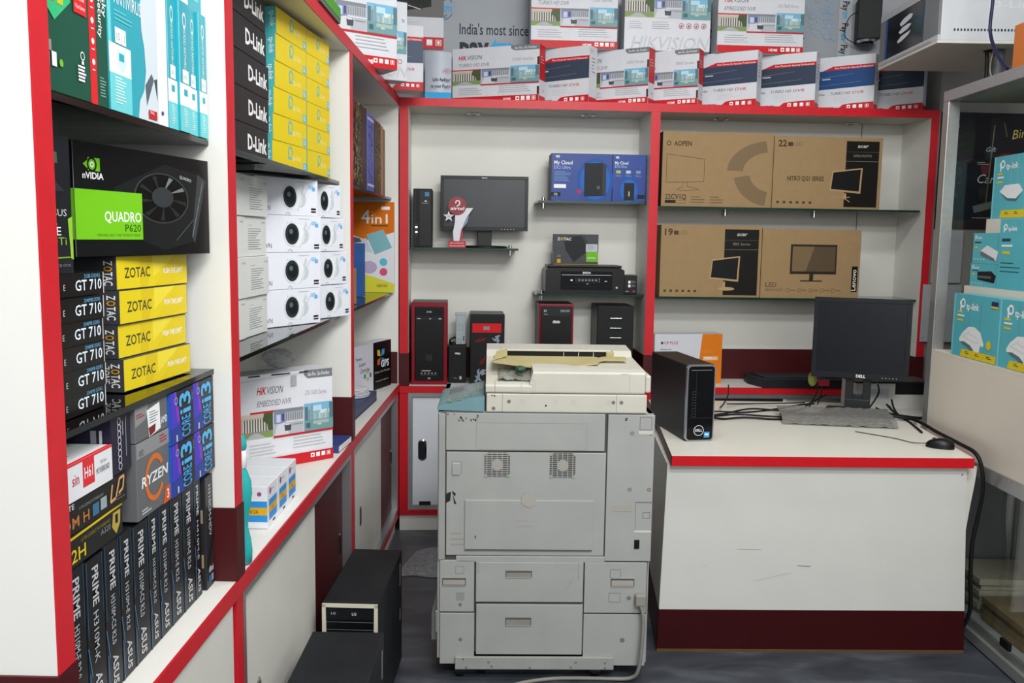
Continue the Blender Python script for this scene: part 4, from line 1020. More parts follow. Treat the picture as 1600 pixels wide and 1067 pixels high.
def monitor(name, label, loc, rz, w, h, th, bez, zbot, screen, frame, stand, brand, brand_top, base=(.2, .16), tilt=0.0, dots=None):
    r = thing(name, label, 'monitor', loc, rz)
    mb = MB(); mb.bx(-w / 2, w / 2, .004, th, 0, h, frame)
    mb.prism([(-w / 2 + .06, th, .05), (w / 2 - .06, th, .05), (w / 2 - .06, th, h - .05), (-w / 2 + .06, th, h - .05)], (0, .02, 0), frame)
    sh = mb.build('housing', r, bevel=.003)
    mb = MB()
    mb.bx(-w / 2, w / 2, 0, .0038, 0, bez * 1.15, frame); mb.bx(-w / 2, w / 2, 0, .0038, h - bez, h, frame); mb.bx(-w / 2, -w / 2 + bez, 0, .0038, bez * 1.15, h - bez, frame); mb.bx(w / 2 - bez, w / 2, 0, .0038, bez * 1.15, h - bez, frame)
    f = Face(mb, (-w / 2, 0, 0), (1, 0, 0), (0, 0, 1), w, h)
    if brand_top: f.text(brand, .5, bez / h * .75, bez / h * .42, K_W, al='c', bold=.02)
    else: f.text(brand, .52, 1 - bez / h * .3, bez / h * .6, K_W, al='c', bold=.02)
    if dots:
        for i in range(5): f.ell(dots + i * .035, 1 - bez / h * .5, .0045, K_LG, n=10)
    bz = mb.build('bezel', r, bevel=.001)
    mb = MB(); mb.bx(-w / 2 + bez, w / 2 - bez, .0024, .0036, bez * 1.15, h - bez, screen); sc = mb.build('screen', r)
    for o in (sh, bz, sc):
        o.location.z = zbot; o.rotation_euler.x = tilt
    return r
L0 = (-.176, .16)
mon = monitor('small_monitor', 'black wide monitor on the short glass shelf behind the award trophy', bw(-.176, .15, 1.4945), BR - .02, .462, .285, .035, .017, .09, M('#2c2f35', .22, 0, .18, 5), M('#141416', .35, 0, .1), None, 'lenovo', True, dots=.7)
mb = MB(); mb.bx(-.035, .04, .04, .06, .008, .16, M('#141416', .35, 0, .1)); mb.build('neck', mon, bevel=.003)
mb = MB(); mb.lathe((0, 0, 0), [(.12, 0), (.125, .004), (.11, .01), (.03, .012)], M('#141416', .35, 0, .1), 32)
mb.v = [(x * 1.05, y * .62 + .045, z) for x, y, z in mb.v]; mb.build('foot', mon)
# trophy
tr = thing('award_trophy', 'red and white award trophy with star standing before the small monitor', 'trophy', bw(-.318, .052 + .03, 1.4945), BR)
mb = MB(); mb.bx(-.045, .045, -.015, .02, 0, .034, I('#c03040')); f = Face(mb, (-.045, -.015, 0), (1, 0, 0), (0, 0, 1), .09, .034)
f.text('BEST ACTIVE STAR', .5, .42, .2, K_W, al='c', w=.8).text('RECHARGE RETAILER', .5, .82, .2, K_W, al='c', w=.86); mb.build('plinth', tr, bevel=.001)
mb = MB(); mb.prism([(-.018, 0, .0345), (.012, 0, .0345), (.02, 0, .09), (.045, 0, .15), (.082, 0, .205), (-.01, 0, .205), (-.012, 0, .13), (-.022, 0, .08)], (0, .01, 0), M('#d9dbe0', .2, 0, .02))
mb.prism([(.02, -.001, .09), (.045, -.001, .15), (.062, -.001, .165), (.052, -.001, .13)], (0, .01, 0), M('#7f8aa0', .25)); mb.build('white_blade', tr)
mb = MB()
n = 20
arc = [(.03 * math.cos(math.radians(-80 + 170 * i / n)) , .075 + .045 * math.sin(math.radians(-80 + 170 * i / n))) for i in range(n + 1)]
arc2 = [(.012 * math.cos(math.radians(-80 + 170 * i / n)), .075 + .032 * math.sin(math.radians(-80 + 170 * i / n))) for i in range(n + 1)][::-1]
mb.prism([(x, .012, z) for x, z in arc + arc2], (0, .008, 0), M('#a8202c', .25)); mb.build('red_swoosh', tr)
mb = MB(); mb.cyl((-.0, -.004, .215), (-.0, .010, .215), .047, .047, M('#8c1626', .25), 32)
f = Face(mb, (-.047, -.004, .168), (1, 0, 0), (0, 0, 1), .094, .094)
f.text('airtel', .5, .72, .17, K_W, al='c', w=.76, bold=.02).ring(.52, .32, .14, .42, K_W, a0=-60, a1=200, ry=.14).poly([(.44, .5), (.56, .44), (.62, .36), (.66, .4), (.58, .5), (.46, .54)], K_W); mb.build('red_disc', tr)
mb = MB(); st = []
for i in range(10):
    a = PI / 2 + i * PI / 5; q = .03 if i % 2 == 0 else .012
    st.append((-.044 + q * math.cos(a), -.006, .16 + q * math.sin(a)))
mb.prism(st, (0, .006, 0), M('#d4d0d2', .2)); f = Face(mb, (-.056, -.006, .15), (1, 0, 0), (0, 0, 1), .024, .02); f.text('4G', .5, .7, .4, I('#a04048'), al='c'); mb.build('star', tr)

# towers on the counter
CZ = .7775
def bezel_red(r, w, h, inner=True):
    R1 = M('#8c1424', .25, 0, .08)
    mb = MB(); mb.bx(-w / 2, w / 2, 0, .0118, 0, h, R1 if inner else BLACK); mb.build('red_rim' if inner else 'front_panel', r, bevel=.004)
def fr_red(r, w, h):
    bezel_red(r, w, h)
    mb = MB(); a = w * .40; mb.bx(-a, a, -.008, -.0002, h * .05, h * .95, BLACK)
    f = Face(mb, (-a, -.008, h * .05), (1, 0, 0), (0, 0, 1), 2 * a, h * .9)
    f.rect(.04, .02, .96, .12, I('#141519')).text('DVD', .5, .08, .022, K_LG, al='c', bold=.02).rect(.03, .14, .97, .18, I('#26272b')).rect(.08, .155, .2, .165, K_LG).rect(.5, .155, .56, .168, K_LG).rect(.82, .155, .92, .168, K_LG)
    for i in range(4): f.line(.0, .21 + i * .13, 1, .21 + i * .13, .0012, I('#1e1f23'))
    f.frame(.4, .65, .58, .72, .0015, I('#5a5c60')).ring(.49, .685, .05, .3, I('#5a5c60'))
    f.lines(.24, .86, .76, .87, 1, K_LG, 1).line(.2, .92, .8, .92, .001, K_GY)
    for i in range(5): f.rect(.22 + i * .12, .89, .26 + i * .12, .905, K_LG)
    f.rect(.45, .955, .55, .98, K_GY); mb.build('front_door', r, bevel=.006)
tower('computer_tower', 'black tower with dark red rim in the left corner of the back counter', -.553, -.365, .045, CZ, .432, .235, fr_red, M('#26231f', .4, 0, .1))
def fr_flame(r, w, h):
    mb = MB(); mb.bx(-w / 2, w / 2, 0, .0118, 0, h, BLACK_M)
    f = Face(mb, (-w / 2, 0, 0), (1, 0, 0), (0, 0, 1), w, h)
    f.rect(.06, .13, .9, .26, I('#d01c22')).rect(.38, .17, .56, .22, I('#8f8a88'))
    f.poly([(.1, .38), (.3, .34), (.5, .33), (.4, .38), (.2, .4)], I('#6a1a1c')).poly([(.25, .68), (.4, .62), (.46, .58), (.42, .68), (.3, .72)], I('#6a1a1c'))
    F = I('#8c96a8')
    f.poly([(.62, .33), (.74, .35), (.72, .31), (.84, .29), (.88, .3), (.82, .33), (.86, .38), (.8, .42), (.84, .47), (.76, .44), (.78, .38), (.7, .38)], F)
    f.poly([(.12, .95), (.2, .92), (.14, .87), (.22, .88), (.2, .8), (.28, .77), (.26, .83), (.36, .78), (.5, .79), (.4, .82), (.48, .84), (.36, .87), (.3, .85), (.28, .9), (.36, .96), (.28, .95), (.24, .93), (.2, .97)], F)
    mb.build('front_panel', r, bevel=.003)
tower('computer_tower', 'black tower with red band and pale flames behind the copier control panel', -.245, -.065, .055, CZ, .372, .23, fr_flame, M('#242222', .4, 0, .1))
def fr_red2(r, w, h):
    bezel_red(r, w, h)
    mb = MB(); a = w * .45; mb.bx(-a, a, -.006, -.0002, .0, h * .975, BLACK)
    f = Face(mb, (-a, -.006, 0), (1, 0, 0), (0, 0, 1), 2 * a, h * .975)
    f.rect(.04, .02, .96, .12, I('#2a2b2f')).text('H', .1, .075, .03, K_LG, bold=.02).text('DVD RW', .93, .075, .03, K_LG, al='r', w=.3).rect(.1, .1, .22, .108, K_GY).poly([(.37, .2), (.42, .175), (.5, .185), (.58, .18), (.63, .2), (.6, .215), (.4, .215)], K_LG)
    for i in range(5): f.line(0, .26 + i * .14, 1, .26 + i * .14, .0012, I('#26272b'))
    mb.build('front_panel_black', r, bevel=.002)
tower('computer_tower', 'black tower with thin red rim under the printer shelf', .115, .297, .05, CZ, .430, .235, fr_red2, M('#2a2826', .4, 0, .1))
def fr_drawers(r, w, h):
    mb = MB(); mb.bx(-w / 2, w / 2, 0, .0118, 0, h, BLACK_M)
    f = Face(mb, (-w / 2, 0, 0), (1, 0, 0), (0, 0, 1), w, h)
    for i in range(4): f.line(.04, .19 + i * .12, .96, .19 + i * .12, .0012, I('#08080a'))
    f.rect(.06, .56, .94, .66, I('#1c1d20')).rect(.16, .58, .22, .6, K_LG).rect(.48, .58, .54, .6, K_LG).ell(.9, .8, .1, I('#8fa8c0'))
    mb.build('front_panel', r, bevel=.003)
    for i in range(3):
        mb = MB(); mb.cyl((-.03, -.004, h * (1 - .155 - i * .122)), (.03, -.004, h * (1 - .155 - i * .122)), .0032, .0032, CHROME, 10); mb.build('bay_handle', r)
tower('computer_tower', 'plain black tower with three chrome bay handles under the ink tank', .425, .618, .05, CZ, .423, .235, fr_drawers, M('#1d1c1b', .4, 0, .1))
# small ups and adapter between towers
r = thing('power_backup_unit', 'small black power backup unit between the two left towers', 'power backup', bw(-.312, .10, CZ), BR)
mb = MB(); mb.bx(-.048, .048, 0, .18, 0, .2, BLACK_M); f = Face(mb, (-.048, 0, 0), (1, 0, 0), (0, 0, 1), .096, .2); f.poly([(.34, .19), (.52, .18), (.68, .2), (.64, .24), (.38, .225)], K_LG).rect(.3, .86, .48, .875, K_GY).ell(.68, .86, .06, K_LG, ry=.05)
mb.build('case', r, bevel=.004)
mb = MB(); mb.tube([(-.03, .05, .2), (-.04, .03, .225), (-.02, .04, .238), (.0, .06, .235)], .005, RUBBER); mb.build('cord', r)
r = thing('power_strip', 'light grey upright socket block on top of the small black backup unit', 'socket block', bw(-.295, .13, CZ + .203), BR)
mb = MB(); mb.bx(-.026, .026, 0, .05, 0, .155, M('#a9b2b8', .4, 0, .05)); mb.bx(-.03, .03, .004, .046, .155, .168, M('#a9b2b8', .4, 0, .05))
f = Face(mb, (-.026, 0, 0), (1, 0, 0), (0, 0, 1), .052, .155); f.frame(.25, .3, .7, .5, .0015, I('#6d757a')).rect(.74, .72, .88, .78, K_BK).rect(.74, .8, .88, .86, K_BK).frame(.2, .8, .5, .95, .0015, I('#6d757a')); mb.build('body', r, bevel=.003)

# ------------------------------------------------------------ right of the left bay: storage boxes, printer
WDB = M('#1f3f8c', .35, 0, .06)
def p_wd(big):
    def g(mb, w, D, h):
        f = mb.front(w, h); L = I('#2a63b6'); L2 = I('#4a94d8')
        cx = .72 if big else .5
        f.ell(cx, .56 if big else .75, .3, I('#2351a2'), ry=.46 if big else .3, n=32).ell(cx, .56 if big else .76, .25, L, ry=.4 if big else .24, n=32)
        if big:
            f.text('WD', .06, .09, .045, K_W, w=.07, bold=.04).text('My Cloud', .04, .23, .075, K_W, w=.3, bold=.01).text('EX2 Ultra', .04, .33, .07, I('#a9c4ea'), w=.27).lines(.04, .38, .34, .6, 7, I('#7fa0d4'), .3)
            f.rect(.04, .65, .24, .73, K_W).rect(.0, .82, .15, .9, K_BK).text('4TB', .04, .89, .05, K_W, w=.06)
            f.poly([(.54, .2), (.84, .19), (.9, .23), (.9, .88), (.54, .9)], I('#1c1f24')).poly([(.84, .19), (.9, .23), (.9, .88), (.84, .89)], I('#33373e'))
            for i in range(3): f.rect(.75, .68 + i * .025, .8, .684 + i * .025, K_LG)
            f.ell(.46, .8, .035, I('#c8283c'))
        else:
            f.text('WD', .08, .09, .045, K_W, w=.1, bold=.04).text('My Cloud', .06, .21, .06, K_W, w=.4, bold=.01).text('EX2 Ultra', .06, .28, .05, I('#a9c4ea'), w=.36)
            for i in range(3): f.rect(.1 + i * .3, .34, .24 + i * .3, .4, [I('#b0b85a'), K_LG, I('#8a8ca0')][i]).lines(.08 + i * .3, .43, .28 + i * .3, .48, 3, I('#7fa0d4'), .3)
            f.rect(.35, .6, .66, .97, I('#1c1f24')).rect(.49, .78, .52, .88, K_LG).rect(.76, .85, .98, .93, K_BK)
        gl = mb.left(D, h); gl.rect(0, 0, 1, 1, I('#16223c'))
    return g
carton('storage_box', 'wide blue network storage box on the right short glass shelf', bw(.168, .065, 1.7445), bw(.484, .065, 1.7445), .243, .15, WDB, p_wd(True), 'blue storage boxes')
carton('storage_box', 'narrow blue network storage box beside the red middle post', bw(.487, .065, 1.7445), bw(.661, .065, 1.7445), .243, .15, WDB, p_wd(False), 'blue storage boxes')
pr = thing('printer', 'black inkjet printer on the lower short glass shelf', 'printer', bw(.147, .07, 1.2625), BR)
w, h = .418, .135
mb = MB()
prof = [(0, .0, 0), (w, .0, 0), (w, 0, h - .012), (w - .02, 0, h), (.02, 0, h), (0, 0, h - .012)]
mb.prism(prof, (0, .2, 0), M('#101012', .32, 0, .1)); mb.build('body', pr, bevel=.006)
mb = MB(); mb.bx(.012, w - .012, .012, .19, h + .0005, h + .014, M('#161618', .35, 0, .1)); mb.build('scanner_lid', pr, bevel=.005)
mb = MB(); mb.bx(.08, w - .065, -.0035, -.0003, .02, h - .018, BLACK_G)
f = Face(mb, (.08, -.0035, .02), (1, 0, 0), (0, 0, 1), w - .145, h - .038)
f.line(.02, .2, .98, .2, .0016, K_W).text('EPSON', .5, .13, .1, K_W, al='c', w=.15, bold=.03).rect(.27, .34, .76, .6, I('#1d1e22'))
for i in range(6): f.ring(.36 + i * .065, .47, .016, .4, K_LG, n=10)
f.rect(.19, .44, .23, .52, K_W).rect(.85, .5, .9, .55, K_LG).rect(.5, .66, .54, .69, K_LG).rect(.745, .39, .755, .43, K_W).rect(.745, .5, .755, .54, K_W).line(.02, .82, .98, .82, .001, I('#2a2b30'))
mb.build('control_panel', pr)
mb = MB(); mb.bx(w - .045, w - .035, -.001, -.0003, .028, .038, K_LG); mb.build('badge', pr)
mb = MB(); mb.bx(w + .0005, w + .07, .006, .12, 0, .1, M('#121214', .35, 0, .1))
f = Face(mb, (w + .002, .006, 0), (1, 0, 0), (0, 0, 1), .068, .1); f.rect(.3, .3, .48, .44, K_W).rect(.3, .5, .48, .64, K_W).lines(.55, .3, .9, .44, 3, K_GY).lines(.55, .5, .9, .64, 3, K_GY).poly([(.75, .78), (.85, .86), (.75, .94), (.65, .86)], I('#b03a44')).rect(.1, .84, .35, .88, K_GY)
mb.build('ink_tank', pr, bevel=.003)
def p_zg(mb, w, D, h):
    f = mb.front(w, h); f.poly([(.22, .1), (.6, .04), (.72, .34), (.74, .58), (.45, .92), (.26, .5)], I('#232427')).poly([(.6, .04), (.68, .06), (.78, .3), (.72, .34)], I('#38393d'))
    f.text('Z', .08, .2, .085, I('#d8dade'), w=.06, bold=.04).text('O', .145, .2, .085, I('#d8a82a'), w=.07, bold=.04).text('TAC', .22, .2, .085, I('#d8dade'), w=.17, bold=.04)
    G = I('#6fb52a'); f.rect(.72, .32, .98, .57, I('#b9bec6')).lines(.76, .37, .94, .52, 4, K_GY).rect(.73, .57, 1, .9, G).text('GEFORCE', .76, .8, .05, K_W, w=.18).rect(.08, .82, .16, .95, I('#d0a020')).rect(.08, .68, .16, .76, I('#6a6b70')).rect(0, .985, 1, 1, I('#c8a820'))
    g = mb.left(D, h); g.rect(0, .55, 1, .9, G)
carton('graphics_card_box', 'grey graphics card box with lime corner standing on the black printer', bw(.192, .12, 1.2625 + .1505), bw(.430, .12, 1.2625 + .1505), .16, .06, CHAR, p_zg)

# ------------------------------------------------------------ right bay: monitor cartons
KRAFT = M('#9b7f5a', .7, 0, .04, 25)
BR_D, BR_I = I('#4a3a2a'), I('#15130f')
def p_aopen(mb, w, D, h):
    f = mb.front(w, h)
    f.ring(.985, .52, .40, .36, I('#7c674c'), a0=98, a1=178, ry=.42).ring(.985, .52, .34, .42, I('#7c674c'), a0=190, a1=262, ry=.46)
    f.ring(.055, .155, .02, .3, BR_I).text('AOPEN', .1, .185, .06, BR_D, w=.16, bold=.03)
    f.pline([(.04, .3), (.38, .36), (.38, .66), (.04, .68), (.04, .3)], .002, BR_D).pline([(.19, .67), (.19, .73), (.14, .77), (.18, .79), (.34, .77), (.28, .74), (.23, .73), (.23, .67)], .0016, BR_D)
    f.text('22CV1Q', .035, .9, .065, BR_D, w=.19, bold=.02).rect(.035, .915, .13, .955, BR_I).frame(.035, .915, .22, .955, .001, BR_D).lines(.27, .86, .4, .97, 3, I('#7a6244'), .35).lines(.44, .86, .57, .97, 3, I('#7a6244'), .35)
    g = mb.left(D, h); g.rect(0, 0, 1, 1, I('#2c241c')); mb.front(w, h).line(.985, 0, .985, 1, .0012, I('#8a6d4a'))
def p_mon(mb, w, D, h, size, name, px, py, series, tail):
    f = mb.front(w, h)
    f.text(size, .035, .14, .085, BR_D, w=.08, bold=.03).rect(.125, .08, .17, .135, BR_D).text('LED', .18, .13, .055, I('#7a6244'), w=.08)
    f.rect(px, .05, .97, .97, BR_I).text('acer', (px + .97) / 2, .14, .05, I('#c8c4bc'), al='c', w=.1, it=.2, bold=.02).line(px, .2, .97, .2, .001, I('#6a6660')).text(series, (px + .97) / 2, .27, .035, I('#8f8578'), al='c', w=.17).line(px, .33, .97, .33, .001, I('#a8a49c'))
    f.poly([(px - .12, .47), (px + .16, .42), (px + .15, .78), (px - .14, .74)], I('#b0926a')).poly([(px - .11, .49), (px + .145, .44), (px + .135, .75), (px - .125, .72)], I('#141416'))
    for i in range(6): f.rect(.04 + i * .06, .9, .065 + i * .06, .93, BR_D)
    f.rect(px - .005, .78, px + .02, .86, I('#b0926a'))
    tail(f)
def p_nitro(mb, w, D, h):
    p_mon(mb, w, D, h, '22', '', .665, 0, 'GAMING MONITOR', lambda f: f.text('NITRO QG1 SERIES', .13, .61, .06, BR_D, w=.34, bold=.015).line(.53, .85, .72, .83, .003, I('#b0926a')).line(.66, .84, .72, .9, .004, I('#b0926a')))
def p_eb2(mb, w, D, h):
    p_mon(mb, w, D, h, '19', '', .63, 0, 'EB2 Series', lambda f: f.ell(.66, .88, .085, I('#b0926a'), ry=.025))
def p_led(mb, w, D, h):
    f = mb.front(w, h)
    f.rect(.29, .22, .76, .65, I('#2a2622')).rect(.31, .25, .745, .61, I('#7a6448')).poly([(.53, .25), (.745, .25), (.745, .61), (.45, .61)], I('#5a4a38')).rect(.49, .65, .53, .74, I('#2a2622')).rect(.4, .74, .62, .757, I('#2a2622'))
    f.text('LED', .05, .84, .065, BR_D, w=.11).text('BACKLIGHT', .05, .9, .035, I('#6a553a'), w=.18)
    for i in range(5): f.ring(.28 + i * .115, .885, .02, .2, I('#6a553a'), n=14).rect(.305 + i * .115, .88, .355 + i * .115, .89, I('#6a553a'))
    f.rect(.92, .53, .98, .9, BR_I).text('Lenovo', .966, .885, .045, I('#d0ccc4'), rot=-90, w=.31, bold=.02)
RZ = 1.7255
carton('monitor_carton', 'brown monitor carton with a large ring emblem on the upper glass shelf', bw(.742, .05, RZ), bw(1.328, .05, RZ), .383, .14, KRAFT, p_aopen, 'brown monitor cartons')
carton('monitor_carton', 'brown gaming monitor carton with dark panel on the upper glass shelf', bw(1.332, .052, RZ), bw(1.913, .052, RZ), .372, .14, KRAFT, p_nitro, 'brown monitor cartons')
RZ = 1.2525
carton('monitor_carton', 'brown monitor carton marked 19 with dark panel on the lower glass shelf', bw(.749, .05, RZ), bw(1.288, .05, RZ), .377, .14, KRAFT, p_eb2, 'brown monitor cartons')
carton('monitor_carton', 'brown monitor carton with plain screen picture and black side tag', bw(1.292, .052, RZ), bw(1.827, .052, RZ), .365, .14, KRAFT, p_led, 'brown monitor cartons')
def p_cp(mb, w, D, h):
    f = mb.front(w, h); OR = I('#dd7a1e')
    f.poly([(.7, 0), (1, 0), (1, 1), (.63, 1)], OR).text('CP PLUS', .14, .2, .055, I('#b03a34'), w=.2, bold=.01).rect(.09, .15, .125, .2, I('#4a4a4e')).text('Network', .09, .32, .035, K_BK, w=.16).text('Video Recorder', .09, .38, .035, K_BK, w=.26).lines(.09, .44, .3, .75, 7, K_LG, .3)
    f.ring(.13, .9, .05, .4, OR).text('RANGE', .2, .925, .05, OR, w=.22, bold=.03).rect(.72, .45, .94, .53, I('#e8b890')).lines(.74, .47, .92, .52, 2, K_W); f.lines(.72, .32, .9, .4, 3, I('#e39a4c'), .3)
carton('recorder_box', 'white and orange recorder box on the back counter beside the red post', (0.735, 4.772, 0.778), (1.112, 4.841, 0.778), .27, .1, M('#d2d3da', .45, 0, .03), p_cp)
# flat black tray
tr_ = thing('printer_tray', 'flat black printer part lying over the edge of the back counter', 'tray', bw(1.28, 0, .7775), BR)
mb = MB(); mb.prism([(.03, -.01, 0), (.5, -.01, 0), (.5, .22, 0), (-.0, .22, 0), (-.01, .13, 0)], (0, 0, .045), M('#1d2126', .45, 0, .1)); mb.build('body', tr_, bevel=.004)
mb = MB(); mb.prism([(.05, .03, .0455), (.48, .03, .0455), (.48, .2, .0455), (.03, .2, .0455)], (0, 0, .006), M('#2a2e33', .4, 0, .1)); mb.build('raised_lid', tr_, bevel=.003)

# ------------------------------------------------------------ photocopier (its own frame: x along the front, y into depth)
CR = .03
CX0, CY0 = -.267, 3.0
cop = thing('photocopier', 'worn beige office photocopier standing on casters in the aisle', 'photocopier', (CX0, CY0, 0), CR)
BEI = M('#a4a5a2', .42, 0, .05, 7)
BEI2 = M('#9c9d99', .42, 0, .06, 9)
BEI_D = M('#8d8b84', .5, 0, .05, 9)
CREAM = M('#c8c5b9', .4, 0, .04, 8)
CREAM_Y = M('#b3a777', .45, 0, .06, 10)
GAP = M('#4d4a45', .7, 0, .1)
TEALP = M('#6f939b', .4, 0, .06, 12)
DEP = .60
def cp(name, fn, par=cop, bevel=.003):
    mb = MB(); fn(mb); return mb.build(name, par, bevel=bevel)
x0, _, zb, _ = (0.004, 0.753, 0.056, 0.962)
XR = (0.740, 0.794)[0]
XRB = (0.732, 0.195)[0]
ZTOP = (0.361, 0.958)[1]
# core a little behind the panels
cp('carcass', lambda b: (b.bx(.008, XR - .004, .008, DEP, .10, ZTOP - .004, GAP),
                          b.bx(.0, .02, .0085, DEP, .075, ZTOP, BEI2), b.bx(XR - .02, XR, .0085, DEP, .06, ZTOP, BEI2), b.bx(.02, XR - .02, .3, DEP, .055, .10, BEI_D), b.bx(.0, XR, .0085, DEP, ZTOP - .004, ZTOP, BEI)), bevel=.002)
def panel(name, r, y0=0.0, y1=.0078, m=BEI, par=cop, bevel=.002, fn=None):
    mb = MB(); mb.bx(r[0], r[1], y0, y1, r[2], r[3], m)
    if fn: fn(Face(mb, (r[0], y0, r[2]), (1, 0, 0), (0, 0, 1), r[1] - r[0], r[3] - r[2]))
    return mb.build(name, par, bevel=bevel)
panel('corner_strip', ((0.003, 0.026, 0.437, 0.952)), -.003, .0078, BEI2)
LN = I('#5d5a54'); SCW = I('#77736c'); DIRT = I('#55514a')
def f_up(f):
    f.frame(.19, .26, .885, .97, .0012, I('#8f8c85')); r = random.Random(2)
    for i in range(14): f.rect(*(lambda x, y: (x, y, x + r.uniform(.004, .012), y + r.uniform(.02, .06)))(r.uniform(.0, .2), r.uniform(.02, .2)), I('#3a3835'))
panel('upper_cover', ((0.028, 0.572, 0.825, 0.955)), fn=f_up)
def f_fan(f):
    f.frame(.035, .09, .095, .21, .001, LN); r = random.Random(7)
    f.lines(.03, .78, .14, .94, 3, I('#9a978f'), .3)
    for q in ([(.0, .4), (.03, .38), (.025, .47), (0, .49)], [(.035, .37), (.06, .4), (.055, .43), (.04, .4)], [(.04, .41), (.065, .5), (.05, .5)]): f.poly(q, I('#2c2a29'))
fp = panel('fan_cover', ((0.030, 0.578, 0.453, 0.819)), fn=f_fan)
fr_ = (0.030, 0.578, 0.453, 0.819)
cp('latch_button', lambda b: b.bx((0.049, 0.077, 0.738, 0.781)[0], (0.049, 0.077, 0.738, 0.781)[1], -.005, -.0002, (0.049, 0.077, 0.738, 0.781)[2], (0.049, 0.077, 0.738, 0.781)[3], BEI), fp)
for rr_ in (((0.160, 0.248, 0.733, 0.818)), ((0.385, 0.473, 0.732, 0.818))):
    mb = MB(); a, b, c, d = rr_; mb.bx(a, b, -.0006, -.0002, c, d, I('#353330'))
    n = 13
    for i in range(n):
        z = c + (d - c) * (i + .35) / n; mb.bx(a, b, -.0028, -.0008, z, z + (d - c) / n * .38, BEI)
    for i in range(5):
        x = a + (b - a) * (i + .4) / 5; mb.bx(x, x + .0025, -.0032, -.0008, c, d, BEI)
    for q in (((a, c), (a + .012, c), (a, c + .012)), ((b, c), (b, c + .012), (b - .012, c)), ((a, d), (a, d - .012), (a + .012, d)), ((b, d), (b - .012, d), (b, d - .012))):
        mb.prism([(x, -.0036, z) for x, z in q], (0, .003, 0), BEI)
    mb.cyl(((a + b) / 2, -.0034, (c + d) / 2), ((a + b) / 2, -.0008, (c + d) / 2), .02, .02, M('#a29f97', .45), 20); mb.build('fan_grille', fp)
cp('lower_lip', lambda b: (b.bx((0.064, 0.583, 0.428, 0.467)[0], (0.064, 0.583, 0.428, 0.467)[1], 0, .0078, (0.064, 0.583, 0.428, 0.451)[2], (0.064, 0.583, 0.428, 0.451)[3], BEI)))
def f_tray(f):
    f.rect(.005, .97, .995, .995, LN).lines(.4, .4, .55, .62, 2, I('#a89a88'), .1).rect(.08, .7, .09, .76, DIRT)
td = panel('tray_door', ((0.094, 0.538, 0.472, 0.652)), -.006, -.0003, fn=f_tray)
hc = (0.314, 0.654)
cp('finger_grip', lambda b: b.cyl((hc[0], -.008, hc[1]), (hc[0], -.0064, hc[1]), .026, .026, M('#a8a59d', .4, 0, .05), 24), td, .001)
def f_right(f):
    for x, y in ((.52, .125), (.92, .125), (.5, .505), (.92, .505)):
        f.ell(x, y, .045, SCW, n=14).ell(x, y, .025, I('#9b978f'), n=10)
    f.frame(.68, .015, .93, .10, .0014, LN).rect(.66, .105, .96, .13, I('#c8c6bf')).rect(.36, .02, .42, .028, LN).ell(.38, .035, .02, K_BK, n=10).rect(.15, .615, .55, .655, I('#a5a29a'))
    f.rect(.64, .59, .99, .594, LN).rect(.64, .594, .645, .785, LN).rect(.62, .785, .99, .8, I('#cfcdc6')).frame(.8, .66, .95, .7, .0012, LN)
panel('right_cover', ((0.582, 0.743, 0.435, 0.954)), fn=f_right)
cp('power_switch', lambda b: b.bx((0.684, 0.702, 0.481, 0.513)[0], (0.684, 0.702, 0.481, 0.513)[1], -.004, -.0003, (0.684, 0.702, 0.481, 0.513)[2], (0.684, 0.702, 0.481, 0.513)[3], BLACK), bevel=.001)
def slot(b, r):
    a, q, c, d = r
    b.bx(a, q, -.0012, -.0004, c, d, I('#5a564e')); b.bx(a + .003, q - .003, -.0016, -.0013, c + .002, d - .006, M('#a5a199', .5))
    b.bx(a, q, -.003, -.0004, c - .003, c - .0001, BEI2); b.bx(a, q, -.003, -.0004, d + .0001, d + .003, BEI2)
def f_left(f):
    f.frame(.46, .12, .7, .26, .001, LN).rect(.48, .62, .72, .78, I('#8f9494')).ell(.6, .86, .05, SCW, n=14)
ll = panel('left_cover', ((0.009, 0.129, 0.248, 0.435)), fn=f_left)
cp('grip_recess', lambda b: slot(b, ((0.018, 0.100, 0.345, 0.371))), ll, 0)
panel('left_foot_cover', ((0.010, 0.131, 0.057, 0.243)), fn=lambda f: f.ell(.6, .52, .055, SCW, n=14))
for k, rr_ in enumerate((((0.135, 0.509, 0.286, 0.430)), ((0.137, 0.510, 0.094, 0.277)))):
    d = panel('drawer', rr_, -.004, .0078, BEI, fn=(lambda f: f.line(.02, 0, .02, .3, .001, LN).line(.955, 0, .955, .45, .001, LN).line(.83, .72, .9, .45, .0012, I('#8f8b80'))) if k == 0 else None)
    hr = ((0.238, 0.330, 0.377, 0.400)) if k == 0 else ((0.239, 0.330, 0.202, 0.230))
    mb = MB(); a, q, c, e = hr; mb.bx(a, q, -.0052, -.0043, c, e, I('#5e5a52')); mb.bx(a + .003, q - .003, -.0056, -.0053, c, e - .007, M('#8c8982', .5)); mb.bx(a, q, -.007, -.0043, c - .003, c - .0001, BEI2); mb.build('recessed_handle', d)
def f_rl(f):
    f.frame(.41, .14, .58, .3, .0012, LN).frame(.4, .6, .58, .78, .0012, LN).ell(.72, .7, .035, SCW, n=14)
rl = panel('right_lower_cover', ((0.514, 0.732, 0.246, 0.430)), fn=f_rl)
cp('grip_recess', lambda b: slot(b, ((0.606, 0.689, 0.344, 0.372))), rl, 0)
panel('right_foot_cover', ((0.514, 0.734, 0.052, 0.241)), fn=lambda f: f.ell(.63, .5, .04, SCW, n=14))
